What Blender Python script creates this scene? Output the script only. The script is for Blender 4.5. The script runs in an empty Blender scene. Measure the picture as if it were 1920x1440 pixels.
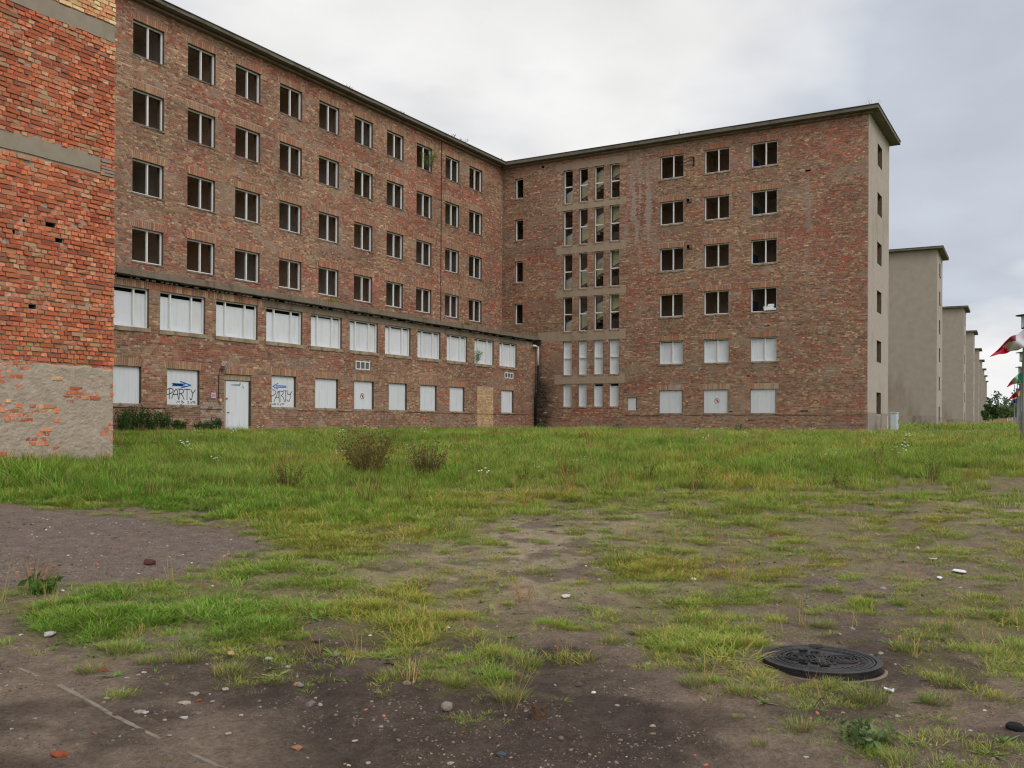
import bpy, math, random
import numpy as np
from math import radians, sin, cos, pi, tan, atan2, sqrt

# ------------------------------------------------------------------ camera, sky, sun, exposure
scene = bpy.context.scene
C = scene.collection
random.seed(7); RNG = np.random.default_rng(7)
EYE = 1.57                                   # eye height above the soil underfoot
F_PX, YAW, ROLL, CY = 1775.0, 0.52952, 0.0050859, 793.78   # in pixels of the 1920 x 1440 photograph

cam_d = bpy.data.cameras.new('camera'); cam = bpy.data.objects.new('camera', cam_d); C.objects.link(cam)
cam_d.sensor_fit = 'HORIZONTAL'; cam_d.sensor_width = 36.0
cam_d.lens = 36.0 * F_PX / 1920.0
cam_d.shift_y = (CY - 720.0) / 1920.0
cam_d.clip_start = 0.1; cam_d.clip_end = 6000
cam.location = (0, 0, EYE)
from mathutils import Matrix, Vector
cam.matrix_world = (Matrix.Translation((0, 0, EYE)) @ Matrix.Rotation(YAW - pi / 2, 4, 'Z') @
                    Matrix.Rotation(pi / 2, 4, 'X') @ Matrix.Rotation(ROLL, 4, 'Z'))
scene.camera = cam

SUN_EL, SUN_AZ = radians(42), radians(-118)   # direction towards the sun, azimuth from +X
world = bpy.data.worlds.new('World'); scene.world = world; world.use_nodes = True
wn = world.node_tree; wn.nodes.clear(); wl = wn.links
def N(tree, t, **kw):
    n = tree.nodes.new(t)
    for k, v in kw.items(): setattr(n, k, v)
    return n
wo = N(wn, 'ShaderNodeOutputWorld'); wb = N(wn, 'ShaderNodeBackground')
sky = N(wn, 'ShaderNodeTexSky'); sky.sky_type = 'NISHITA'; sky.sun_disc = False
sky.sun_elevation = SUN_EL; sky.sun_rotation = pi / 2 - SUN_AZ
sky.air_density = 1.0; sky.dust_density = 2.0
sk = N(wn, 'ShaderNodeVectorMath', operation='SCALE'); sk.inputs['Scale'].default_value = 0.10
tc = N(wn, 'ShaderNodeTexCoord')
sep = N(wn, 'ShaderNodeSeparateXYZ')
# project the view direction on a cloud deck: x/(z+.25), y/(z+.25)
zz = N(wn, 'ShaderNodeMath', operation='MAXIMUM'); zz.inputs[1].default_value = 0.0
za = N(wn, 'ShaderNodeMath', operation='ADD'); za.inputs[1].default_value = 0.22
dx = N(wn, 'ShaderNodeMath', operation='DIVIDE'); dy = N(wn, 'ShaderNodeMath', operation='DIVIDE')
cv = N(wn, 'ShaderNodeCombineXYZ')
wl.new(tc.outputs['Generated'], sep.inputs[0])
wl.new(sep.outputs['Z'], zz.inputs[0]); wl.new(zz.outputs[0], za.inputs[0])
wl.new(sep.outputs['X'], dx.inputs[0]); wl.new(za.outputs[0], dx.inputs[1])
wl.new(sep.outputs['Y'], dy.inputs[0]); wl.new(za.outputs[0], dy.inputs[1])
wl.new(dx.outputs[0], cv.inputs[0]); wl.new(dy.outputs[0], cv.inputs[1])
n1 = N(wn, 'ShaderNodeTexNoise'); n1.inputs['Scale'].default_value = 0.9; n1.inputs['Detail'].default_value = 5
n1.inputs['Roughness'].default_value = 0.5
mp = N(wn, 'ShaderNodeMapping'); mp.inputs['Location'].default_value = (2.74, 1.22, 0.6)
wl.new(cv.outputs[0], mp.inputs['Vector']); wl.new(mp.outputs[0], n1.inputs['Vector'])
r1 = N(wn, 'ShaderNodeValToRGB')
r1.color_ramp.elements[0].position = 0.34; r1.color_ramp.elements[0].color = (0.57, 0.615, 0.69, 1)
r1.color_ramp.elements[1].position = 0.50; r1.color_ramp.elements[1].color = (0.95, 0.938, 0.93, 1)
wl.new(n1.outputs['Fac'], r1.inputs['Fac'])
n2 = N(wn, 'ShaderNodeTexNoise'); n2.inputs['Scale'].default_value = 2.6; n2.inputs['Detail'].default_value = 5
wl.new(mp.outputs[0], n2.inputs['Vector'])
r2 = N(wn, 'ShaderNodeMapRange'); r2.inputs['From Min'].default_value = 0.3; r2.inputs['From Max'].default_value = 0.7
r2.inputs['To Min'].default_value = 0.86; r2.inputs['To Max'].default_value = 1.07
wl.new(n2.outputs['Fac'], r2.inputs['Value'])
m2 = N(wn, 'ShaderNodeVectorMath', operation='SCALE')
wl.new(r1.outputs['Color'], m2.inputs[0]); wl.new(r2.outputs['Result'], m2.inputs['Scale'])
# haze white towards the horizon
hz = N(wn, 'ShaderNodeMapRange'); hz.inputs['From Min'].default_value = 0.0; hz.inputs['From Max'].default_value = 0.11
hz.inputs['To Min'].default_value = 0.85; hz.inputs['To Max'].default_value = 0.0
wl.new(zz.outputs[0], hz.inputs['Value'])
mh = N(wn, 'ShaderNodeMix', data_type='RGBA'); mh.inputs[7].default_value = (0.93, 0.93, 0.94, 1)
wl.new(hz.outputs['Result'], mh.inputs[0]); wl.new(m2.outputs[0], mh.inputs[6])
mx = N(wn, 'ShaderNodeMix', data_type='RGBA'); mx.inputs[0].default_value = 0.96
wl.new(sky.outputs['Color'], sk.inputs[0]); wl.new(sk.outputs[0], mx.inputs[6]); wl.new(mh.outputs[2], mx.inputs[7])
wl.new(mx.outputs[2], wb.inputs['Color']); wb.inputs['Strength'].default_value = 1.0
wl.new(wb.outputs[0], wo.inputs['Surface'])

sun_d = bpy.data.lights.new('sun', 'SUN'); sun = bpy.data.objects.new('sun', sun_d); C.objects.link(sun)
sun_d.energy = 1.3; sun_d.angle = radians(35); sun_d.color = (1.0, 0.965, 0.92)
sdir = Vector((cos(SUN_EL) * cos(SUN_AZ), cos(SUN_EL) * sin(SUN_AZ), sin(SUN_EL)))
sun.rotation_euler = sdir.to_track_quat('Z', 'Y').to_euler(); sun.location = (0, 0, 60)

scene.view_settings.view_transform = 'Standard'; scene.view_settings.look = 'None'
scene.view_settings.exposure = 0.0; scene.view_settings.gamma = 1.0
scene.view_settings.use_curve_mapping = False
scene.cycles.filter_width = 1.2; scene.cycles.use_denoising = True; scene.cycles.max_bounces = 8; scene.cycles.diffuse_bounces = 7; scene.cycles.transparent_max_bounces = 8

# ------------------------------------------------------------------ pixel <-> place
FW = np.array([cos(YAW), sin(YAW)]); RT = np.array([sin(YAW), -cos(YAW)])
def to_px(x, y, z):
    d = x * FW[0] + y * FW[1]; r = x * RT[0] + y * RT[1]
    d = np.maximum(d, 1e-3)
    a = F_PX * r / d; b = -F_PX * (z - EYE) / d
    return 960 + a * cos(ROLL) - b * sin(ROLL), CY + a * sin(ROLL) + b * cos(ROLL), d
def ray(px, py):
    a0, b0 = px - 960, py - CY
    a = a0 * cos(ROLL) + b0 * sin(ROLL); b = -a0 * sin(ROLL) + b0 * cos(ROLL)
    r, u = a / F_PX, -b / F_PX
    return np.array([FW[0] + r * RT[0], FW[1] + r * RT[1], u])
def at_depth(px, py, d):
    v = ray(px, py) * d; return v[0], v[1], v[2] + EYE

# ------------------------------------------------------------------ noise
def _h(i, j, s):
    n = (i.astype(np.int64) * 374761393 + j.astype(np.int64) * 668265263 + s * 974634777) & 0x7fffffff
    n = ((n ^ (n >> 13)) * 1274126177) & 0x7fffffff
    return ((n ^ (n >> 16)) & 0xffff) / 65535.0
def vn(x, y, s=0):
    x = np.asarray(x, float); y = np.asarray(y, float)
    i = np.floor(x); j = np.floor(y); fx = x - i; fy = y - j
    fx = fx * fx * (3 - 2 * fx); fy = fy * fy * (3 - 2 * fy)
    a = _h(i, j, s); b = _h(i + 1, j, s); c = _h(i, j + 1, s); d = _h(i + 1, j + 1, s)
    return (a * (1 - fx) + b * fx) * (1 - fy) + (c * (1 - fx) + d * fx) * fy
def fbm(x, y, s=0, o=4):
    t = 0; w = 0.5; k = 1.0; tot = 0
    for q in range(o):
        t = t + w * vn(np.asarray(x) * k + 17.3 * q, np.asarray(y) * k - 9.1 * q, s + q); tot += w; w *= 0.5; k *= 2.03
    return t / tot
def sstep(a, b, x):
    t = np.clip((np.asarray(x, float) - a) / (b - a), 0, 1); return t * t * (3 - 2 * t)

# ------------------------------------------------------------------ terrain
def ground_z(x, y):
    x = np.asarray(x, float); y = np.asarray(y, float)
    r = np.sqrt(x * x + y * y)
    z = 1.10 * sstep(3, 32, r) + 0.0062 * np.clip(r - 55, 0, 95) + 0.002 * np.clip(r - 150, 0, 300)
    z = z + 0.16 * (fbm(x / 6.0, y / 6.0, 3, 3) - 0.5) * sstep(2.5, 12, r) * (1 - 0.5 * sstep(25, 60, r))
    near = 1 - sstep(14, 30, r)
    z = z + near * (0.07 * (fbm(x / 0.9, y / 0.9, 5, 3) - 0.5) + 0.034 * (fbm(x / 0.2, y / 0.2, 8, 3) - 0.5) * (.35 + 1.3 * fbm(x / 1.7, y / 1.7, 6, 2)))
    fq = x * FW[0] + y * FW[1]; rq = x * RT[0] + y * RT[1]
    z = z + 0.030 * (fbm(fq / .13, rq / 1.1, 15, 3) - .5) * (1 - sstep(5.2, 6.6, fq)) * sstep(-1.8, -.6, rq) * (1 - sstep(.6, 1.6, rq))
    # wheel ruts dragged across the wet soil
    t = (x * 0.80 - y * 0.60); w = fbm(x / 1.3, y / 1.3, 11, 2)
    z = z - near * 0.035 * np.exp(-((t - 1.15 + 0.5 * (w - .5)) / 0.16) ** 2) * sstep(2.5, 4, r)
    z = z - near * 0.03 * np.exp(-((t - 2.6 + 0.5 * (w - .5)) / 0.18) ** 2) * sstep(2.5, 4, r)
    return z
def ground_hit(px, py, dmin=1.5, dmax=400):
    v = ray(px, py); d = dmin; prev = d
    while d < dmax:
        p = v * d
        if p[2] + EYE <= float(ground_z(p[0], p[1])):
            lo, hi = prev, d
            for _ in range(24):
                m = (lo + hi) / 2; q = v * m
                if q[2] + EYE <= float(ground_z(q[0], q[1])): hi = m
                else: lo = m
            q = v * hi; return q[0], q[1], float(ground_z(q[0], q[1]))
        prev = d; d *= 1.01
    p = v * dmax; return p[0], p[1], float(ground_z(p[0], p[1]))

# ------------------------------------------------------------------ materials
def lin(c):
    c = np.asarray(c, float) / 255.0
    return np.where(c <= 0.04045, c / 12.92, ((c + 0.055) / 1.055) ** 2.4)
def L4(c, k=1.0):
    v = lin(c) * k; return (float(v[0]), float(v[1]), float(v[2]), 1.0)
MATS = {}
def mat(name, col, rough=0.85, var=0.12, scale=6.0, bump=0.0, bscale=40.0, metal=0.0, spec=0.3, attr=None, stain=None, stain_scale=1.2, coords='Object'):
    if name in MATS: return MATS[name]
    m = bpy.data.materials.new(name); m.use_nodes = True; t = m.node_tree; l = t.links
    b = t.nodes['Principled BSDF']; b.inputs['Roughness'].default_value = rough; b.inputs['Metallic'].default_value = metal
    b.inputs['Specular IOR Level'].default_value = spec
    co = N(t, 'ShaderNodeTexCoord')
    if attr:
        src = N(t, 'ShaderNodeAttribute', attribute_name=attr); base = src.outputs['Color']
    else:
        src = N(t, 'ShaderNodeRGB'); src.outputs[0].default_value = (*col[:3], 1); base = src.outputs[0]
    nz = N(t, 'ShaderNodeTexNoise'); nz.inputs['Scale'].default_value = scale; nz.inputs['Detail'].default_value = 6
    l.new(co.outputs[coords], nz.inputs['Vector'])
    mr = N(t, 'ShaderNodeMapRange'); mr.inputs['From Min'].default_value = 0.25; mr.inputs['From Max'].default_value = 0.75
    mr.inputs['To Min'].default_value = 1 - var; mr.inputs['To Max'].default_value = 1 + var
    l.new(nz.outputs['Fac'], mr.inputs['Value'])
    sc = N(t, 'ShaderNodeVectorMath', operation='SCALE'); l.new(base, sc.inputs[0]); l.new(mr.outputs['Result'], sc.inputs['Scale'])
    out = sc.outputs[0]
    if stain:
        n3 = N(t, 'ShaderNodeTexNoise'); n3.inputs['Scale'].default_value = stain_scale; n3.inputs['Detail'].default_value = 7
        n3.inputs['Roughness'].default_value = 0.65
        mpp = N(t, 'ShaderNodeMapping'); mpp.inputs['Scale'].default_value = (1, 1, 0.45)
        l.new(co.outputs[coords], mpp.inputs[0]); l.new(mpp.outputs[0], n3.inputs['Vector'])
        rr = N(t, 'ShaderNodeMapRange'); rr.inputs['From Min'].default_value = 0.52; rr.inputs['From Max'].default_value = 0.72
        rr.inputs['To Max'].default_value = stain[1]
        l.new(n3.outputs['Fac'], rr.inputs['Value'])
        mm = N(t, 'ShaderNodeMix', data_type='RGBA'); mm.inputs[7].default_value = (*stain[0][:3], 1)
        l.new(rr.outputs['Result'], mm.inputs[0]); l.new(out, mm.inputs[6]); out = mm.outputs[2]
    l.new(out, b.inputs['Base Color'])
    if bump:
        nb = N(t, 'ShaderNodeTexNoise'); nb.inputs['Scale'].default_value = bscale; nb.inputs['Detail'].default_value = 5
        l.new(co.outputs[coords], nb.inputs['Vector'])
        bp = N(t, 'ShaderNodeBump'); bp.inputs['Strength'].default_value = bump; bp.inputs['Distance'].default_value = 0.02
        l.new(nb.outputs['Fac'], bp.inputs['Height']); l.new(bp.outputs[0], b.inputs['Normal'])
    MATS[name] = m; return m

K = 1.46                                   # photograph tone -> albedo under this overcast light
M_BRICK = mat('weathered_brick', None, 0.92, 0.22, 14, 0.35, 60, attr='Col', spec=0.15)
M_ORANGE = mat('torn_brick', None, 0.9, 0.20, 18, 0.8, 70, attr='Col', spec=0.15)
M_MORTAR = mat('mortar', L4((150, 134, 119), K * .95), 0.95, 0.25, 9, 0.5, 50, spec=0.1, stain=(L4((96, 82, 72), 1.2), 0.5))
M_MORTAR_L = mat('lime_mortar', L4((152, 140, 128), K * .9), 0.95, 0.2, 12, 0.8, 45, spec=0.1, stain=(L4((60, 50, 44), 1.0), .85), stain_scale=5)
M_REVEAL = mat('dirty_shaded_reveal', L4((92, 80, 70), 1.2), 0.95, 0.25, 7, 0.4, 40, spec=0.1)  # dirty brick, darkened further to hold the shade of the openings
M_PLASTER = mat('grey_plaster', L4((146, 134, 122), K), 0.95, 0.16, 5, 0.5, 30, spec=0.1, stain=(L4((120, 108, 96), K), 0.55), stain_scale=1.8)
M_RENDER = mat('beige_render', L4((154, 146, 137), K * .9), 0.95, 0.09, 2.2, 0.2, 60, spec=0.1, stain=(L4((126, 114, 102), K * .9), 0.7), stain_scale=0.45)
M_RENDER2 = mat('shaded_render', L4((142, 134, 124), K * .9), 0.95, 0.09, 1.5, 0.2, 60, spec=0.1, stain=(L4((110, 98, 84), K * .9), 0.7), stain_scale=0.35)  # darker copy of the beige render, weaker light on side walls put into the colour
M_PLINTH = mat('plinth_render', L4((128, 120, 112), K), 0.95, 0.14, 3, 0.3, 40, spec=0.1, stain=(L4((85, 75, 68), 1.4), 0.7), stain_scale=0.8)
M_CONC = mat('old_concrete', L4((138, 122, 106), K), 0.93, 0.12, 5, 0.35, 60, spec=0.15, stain=(L4((104, 92, 78), 1.3), 0.55), stain_scale=1.1)
M_CONC_D = mat('stained_concrete', L4((108, 97, 85), K), 0.93, 0.18, 4, 0.35, 60, spec=0.15, stain=(L4((58, 52, 44), 1.2), 0.75), stain_scale=1.3)
M_CONC_G = mat('slab_concrete', L4((128, 119, 106), K), 0.93, 0.10, 5, 0.3, 80, spec=0.15, stain=(L4((104, 96, 84), K), 0.6), stain_scale=1.5)
M_SILL = mat('cast_sill', L4((136, 122, 104), K), 0.93, 0.2, 8, 0.3, 60, spec=0.15, stain=(L4((70, 62, 50), 1.2), 0.6), stain_scale=2)
M_EAVE = mat('eave_concrete', L4((98, 94, 85), K * .9), 0.93, 0.15, 4, 0.35, 50, spec=0.15, stain=(L4((70, 66, 56), 1.2), 0.7), stain_scale=1.4)
M_BITUMEN = mat('bitumen', L4((28, 26, 25), 1.2), 0.8, 0.3, 12, 0.4, 40)
M_ROOF = mat('roof_felt', L4((72, 72, 66), 1.2), 0.9, 0.2, 3, 0.2, 30)
M_FRAME = mat('peeling_white_frame', L4((228, 228, 228), 1.0), 0.7, 0.06, 10, 0.05, 60, spec=0.3, stain=(L4((150, 142, 132), 1.2), 0.4), stain_scale=5)
M_BOARD = mat('white_sheet', L4((220, 225, 232), 1.0), 0.5, 0.035, 1.6, 0, spec=0.35, stain=(L4((204, 206, 206), 1.0), 0.5), stain_scale=0.9)
def darken(m):  # grime streaks and a random tone per board
    t = m.node_tree; l = t.links; b = t.nodes['Principled BSDF']; src = b.inputs['Base Color'].links[0].from_socket
    oi = N(t, 'ShaderNodeObjectInfo'); co = N(t, 'ShaderNodeTexCoord'); mp_ = N(t, 'ShaderNodeMapping'); mp_.inputs['Scale'].default_value = (7, 7, .7)
    ad = N(t, 'ShaderNodeVectorMath', operation='ADD'); cb = N(t, 'ShaderNodeCombineXYZ'); mu = N(t, 'ShaderNodeMath', operation='MULTIPLY'); mu.inputs[1].default_value = 40
    l.new(oi.outputs['Random'], mu.inputs[0]); l.new(mu.outputs[0], cb.inputs[0]); l.new(co.outputs['Object'], mp_.inputs[0]); l.new(mp_.outputs[0], ad.inputs[0]); l.new(cb.outputs[0], ad.inputs[1])
    n = N(t, 'ShaderNodeTexNoise'); n.inputs['Scale'].default_value = 1.0; n.inputs['Detail'].default_value = 6; l.new(ad.outputs[0], n.inputs['Vector'])
    r = N(t, 'ShaderNodeMapRange'); r.inputs['From Min'].default_value = .48; r.inputs['From Max'].default_value = .78; r.inputs['To Max'].default_value = .24; l.new(n.outputs['Fac'], r.inputs['Value'])
    mx_ = N(t, 'ShaderNodeMix', data_type='RGBA'); mx_.inputs[7].default_value = L4((150, 148, 142), 1.0); l.new(r.outputs['Result'], mx_.inputs[0]); l.new(src, mx_.inputs[6])
    rr = N(t, 'ShaderNodeMapRange'); rr.inputs['To Min'].default_value = .94; rr.inputs['To Max'].default_value = 1.03; l.new(oi.outputs['Random'], rr.inputs['Value'])
    v = N(t, 'ShaderNodeVectorMath', operation='SCALE'); l.new(mx_.outputs[2], v.inputs[0]); l.new(rr.outputs['Result'], v.inputs['Scale']); l.new(v.outputs[0], b.inputs['Base Color'])
darken(M_BOARD)
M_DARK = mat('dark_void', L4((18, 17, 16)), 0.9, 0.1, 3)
M_INNER = mat('interior_plaster', L4((226, 208, 192), 1.0), 0.95, 0.18, 1.4, 0.1, 20, spec=0.1)
M_INNER_D = mat('interior_floor', L4((190, 174, 160), 1.0), 0.95, 0.2, 2, spec=0.1)
M_DOORBR = mat('brown_inner_door', L4((62, 40, 28), 1.2), 0.7, 0.2, 4)
M_BLUE = mat('blue_wall_paint', L4((62, 92, 150), 1.3), 0.8, 0.2, 3)
M_STAIRG = mat('yellow_green_paint', L4((212, 206, 166), 1.15), 0.8, 0.15, 2, stain=(L4((120, 118, 80), 1.2), 0.6), stain_scale=1.5)
M_STAIRW = mat('stair_white_paint', L4((215, 222, 222), 1.1), 0.8, 0.15, 2)
M_BLACK = mat('black_ink', L4((38, 40, 42)), 0.6, 0.1, 20)
M_BLUEINK = mat('blue_ink', L4((28, 98, 168), 1.2), 0.5, 0.2, 30)
M_RED = mat('sign_red', L4((130, 50, 58), 1.2), 0.5, 0.05, 5)
M_WHITE = mat('white_plastic', L4((225, 228, 230)), 0.4, 0.03, 4)
M_GREYM = mat('grey_metal', L4((118, 120, 122), 1.3), 0.45, 0.08, 8, metal=0.5)
M_IRON = mat('dark_iron', L4((44, 40, 40), 1.2), 0.7, 0.25, 20, metal=0.3)
M_CAST = mat('cast_iron', L4((46, 47, 50), 1.3), 0.38, 0.35, 22, 0.3, 90, metal=0.6, spec=0.5, stain=(L4((92, 80, 70), 1.1), .55), stain_scale=7)
M_CABINET = mat('cabinet_grey', L4((188, 198, 204), 1.05), 0.45, 0.04, 3)
M_RUSTY = mat('rust_stain', L4((150, 110, 80), 1.2), 0.8, 0.3, 20)
M_GREYPATCH = mat('worn_paint', L4((120, 135, 145), 1.2), 0.7, 0.2, 20)
M_PAPER = mat('paper', L4((205, 190, 198), 1.0), 0.8, 0.05, 10)
M_PINK = mat('pink_print', L4((150, 70, 110), 1.1), 0.7, 0.05, 10)

# ------------------------------------------------------------------ mesh helpers
def link(o, parent=None):
    C.objects.link(o)
    if parent is not None: o.parent = parent
    return o
def tag(o, label=None, cat=None, group=None, kind=None):
    if label: o['label'] = label
    if cat: o['category'] = cat
    if group: o['group'] = group
    if kind: o['kind'] = kind
    return o
def empty(name, loc=(0, 0, 0), rz=0.0, label=None, cat=None, group=None):
    o = bpy.data.objects.new(name, None); o.empty_display_size = 0.3; C.objects.link(o)
    o.location = loc; o.rotation_euler = (0, 0, rz); tag(o, label, cat, group); return o
def quadmesh(name, V, Q, mats, col=None, mi=None, smooth=False, tri=False):
    V = np.asarray(V, np.float32).reshape(-1, 3); k = 3 if tri else 4
    Q = np.asarray(Q, np.int32).reshape(-1, k)
    me = bpy.data.meshes.new(name)
    me.vertices.add(len(V)); me.vertices.foreach_set('co', V.ravel())
    me.loops.add(Q.size); me.loops.foreach_set('vertex_index', Q.ravel())
    me.polygons.add(len(Q)); me.polygons.foreach_set('loop_start', np.arange(0, Q.size, k, dtype=np.int32))
    if mi is not None: me.polygons.foreach_set('material_index', np.asarray(mi, np.int32))
    me.polygons.foreach_set('use_smooth', np.full(len(Q), smooth, bool))
    for m in (mats if isinstance(mats, (list, tuple)) else [mats]): me.materials.append(m)
    if col is not None:
        ca = me.color_attributes.new('Col', 'FLOAT_COLOR', 'POINT')
        cc = np.ones((len(V), 4), np.float32); cc[:, :3] = col; ca.data.foreach_set('color', cc.ravel())
    me.update(calc_edges=True); return me
BOXQ = np.array([[0, 1, 5, 4], [1, 2, 6, 5], [2, 3, 7, 6], [3, 0, 4, 7], [4, 5, 6, 7], [3, 2, 1, 0]])
class MB:
    def __init__(s): s.v = []; s.f = []; s.m = []
    def add(s, vs, fs, m=0):
        b = len(s.v); s.v += [tuple(map(float, v)) for v in vs]; s.f += [tuple(b + i for i in f) for f in fs]; s.m += [m] * len(fs); return s
    def box(s, x0, x1, y0, y1, z0, z1, m=0):
        return s.add([(x0, y0, z0), (x1, y0, z0), (x1, y1, z0), (x0, y1, z0), (x0, y0, z1), (x1, y0, z1), (x1, y1, z1), (x0, y1, z1)], BOXQ, m)
    def tube(s, pts, r, n=8, m=0, cap=True):
        rings = []; rr = r if hasattr(r, '__len__') else [r] * len(pts)
        for i, p in enumerate(pts):
            p = Vector(p); a = Vector(pts[max(0, i - 1)]); b = Vector(pts[min(len(pts) - 1, i + 1)])
            t = (b - a).normalized(); u = t.orthogonal().normalized() if abs(t.z) < .99 else Vector((1, 0, 0)); w = t.cross(u).normalized(); u = w.cross(t)
            rings.append([tuple(p + (u * cos(2 * pi * k / n) + w * sin(2 * pi * k / n)) * rr[i]) for k in range(n)])
        base = len(s.v)
        for g in rings: s.v += g
        for i in range(len(rings) - 1):
            for k in range(n):
                a = base + i * n + k; b = base + i * n + (k + 1) % n
                s.f.append((a, b, b + n, a + n)); s.m.append(m)
        if cap:
            s.f.append(tuple(base + k for k in range(n - 1, -1, -1))); s.m.append(m)
            s.f.append(tuple(base + (len(rings) - 1) * n + k for k in range(n))); s.m.append(m)
        return s
    def lathe(s, prof, n=32, m=0, c=(0, 0, 0)):
        base = len(s.v)
        for (r, z) in prof:
            for k in range(n): s.v.append((c[0] + r * cos(2 * pi * k / n), c[1] + r * sin(2 * pi * k / n), c[2] + z))
        for i in range(len(prof) - 1):
            for k in range(n):
                a = base + i * n + k; b = base + i * n + (k + 1) % n
                s.f.append((a, b, b + n, a + n)); s.m.append(m)
        return s
    def mesh(s, name, mats, smooth=False):
        me = bpy.data.meshes.new(name); me.from_pydata(s.v, [], s.f)
        for m in (mats if isinstance(mats, (list, tuple)) else [mats]): me.materials.append(m)
        me.polygons.foreach_set('material_index', np.array(s.m, np.int32))
        me.polygons.foreach_set('use_smooth', np.full(len(s.f), smooth, bool)); me.update(); return me
    def obj(s, name, mats, parent=None, smooth=False, loc=None):
        o = bpy.data.objects.new(name, s.mesh(name, mats, smooth)); link(o, parent)
        if loc: o.location = loc
        return o
def mobj(name, me, parent=None, loc=None, rot=None, scale=None):
    o = bpy.data.objects.new(name, me); link(o, parent)
    if loc is not None: o.location = loc
    if rot is not None: o.rotation_euler = rot
    if scale is not None: o.scale = scale
    return o

# ------------------------------------------------------------------ walls: local frame u = x to the right, outside = -y
def wall_mesh(u0, u1, z0, z1, holes, thick, m):
    """front skin with openings and their reveals"""
    us = sorted({u0, u1, *[h[0] for h in holes], *[h[1] for h in holes]}); zs = sorted({z0, z1, *[h[2] for h in holes], *[h[3] for h in holes]})
    us = [u for u in us if u0 <= u <= u1]; zs = [z for z in zs if z0 <= z <= z1]
    b = MB()
    for i in range(len(us) - 1):
        for j in range(len(zs) - 1):
            cu, cz = (us[i] + us[i + 1]) / 2, (zs[j] + zs[j + 1]) / 2
            if any(h[0] < cu < h[1] and h[2] < cz < h[3] for h in holes): continue
            b.add([(us[i], 0, zs[j]), (us[i + 1], 0, zs[j]), (us[i + 1], 0, zs[j + 1]), (us[i], 0, zs[j + 1])], [(0, 1, 2, 3)])
            b.add([(us[i], thick, zs[j]), (us[i], thick, zs[j + 1]), (us[i + 1], thick, zs[j + 1]), (us[i + 1], thick, zs[j])], [(0, 1, 2, 3)])
    for (a, c, e, g) in holes:
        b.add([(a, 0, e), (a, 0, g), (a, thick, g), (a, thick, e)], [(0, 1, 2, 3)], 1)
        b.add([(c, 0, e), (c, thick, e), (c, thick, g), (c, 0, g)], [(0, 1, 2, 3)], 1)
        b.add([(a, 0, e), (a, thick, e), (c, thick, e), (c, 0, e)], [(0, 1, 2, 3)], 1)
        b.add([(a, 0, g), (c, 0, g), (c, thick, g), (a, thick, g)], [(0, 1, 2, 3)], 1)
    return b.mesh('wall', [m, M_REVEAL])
COURSE, BL = 0.082, 0.265
def bricks(u0, u1, z0, z1, holes, rng, hd=0.5, gap=0.017):
    out = []
    nrow = int((z1 - z0) / COURSE)
    for i in range(nrow):
        za = z0 + i * COURSE; zc = za + COURSE / 2
        iv = [(u0, u1)]
        for h in holes:
            if h[2] - 0.01 < zc < h[3] + 0.01:
                nv = []
                for a, b in iv:
                    if h[1] <= a or h[0] >= b: nv.append((a, b)); continue
                    if h[0] > a: nv.append((a, h[0]))
                    if h[1] < b: nv.append((h[1], b))
                iv = nv
        if i % 2 == 0:
            step = BL; off = (i % 4) / 4 * BL
        else:
            step = BL / 2; off = BL / 4
        ed = np.arange(u0 - BL + off - BL, u1 + BL, step)
        # here and there a stretcher stands in for two headers, or the other way round
        if step < BL: keep = rng.random(len(ed)) > 0.12; ed = ed[keep]
        else:
            ex = ed[rng.random(len(ed)) < hd] + BL / 2; ed = np.sort(np.concatenate([ed, ex]))
        ed = ed + rng.normal(0, 0.006, len(ed))
        for a, b in iv:
            e = np.concatenate([[a], ed[(ed > a + 0.05) & (ed < b - 0.05)], [b]])
            n = len(e) - 1
            if n < 1: continue
            out.append(np.stack([e[:-1] + gap / 2, e[1:] - gap / 2, np.full(n, za + gap / 2), np.full(n, za + COURSE - gap / 2)], 1))
    B = np.concatenate(out); return B
FACES5 = np.array([[0, 1, 2, 3], [4, 0, 3, 7], [1, 5, 6, 2], [3, 2, 6, 7], [4, 5, 1, 0]])
def brick_verts(B, proud, rng, rough=0.002, back=0.004):
    n = len(B); V = np.zeros((n, 8, 3), np.float32)
    for k, (iu, iz) in enumerate([(0, 2), (1, 2), (1, 3), (0, 3)]):
        V[:, k, 0] = B[:, iu]; V[:, k, 2] = B[:, iz]; V[:, k, 1] = -proud
        V[:, k + 4, 0] = B[:, iu]; V[:, k + 4, 2] = B[:, iz]; V[:, k + 4, 1] = back
    V[:, :4] += rng.normal(0, rough, (n, 4, 3)); return V
def bricks_mesh(name, B, proud, col, m, rng, rough=0.002):
    V = brick_verts(B, proud, rng, rough); n = len(B)
    Q = (np.arange(n)[:, None, None] * 8 + FACES5[None]).reshape(-1, 4)
    return quadmesh(name, V.reshape(-1, 3), Q, m, col=np.repeat(col, 8, 0))
PAL = dict(tan=(152, 123, 97), brown=(132, 102, 84), red=(152, 86, 70), dred=(132, 82, 70), grey=(134, 115, 101), pale=(172, 148, 122), purp=(118, 93, 83), orange=(160, 94, 70))
PN = list(PAL); PC = np.array([lin(PAL[k]) for k in PN]) * K
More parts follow.
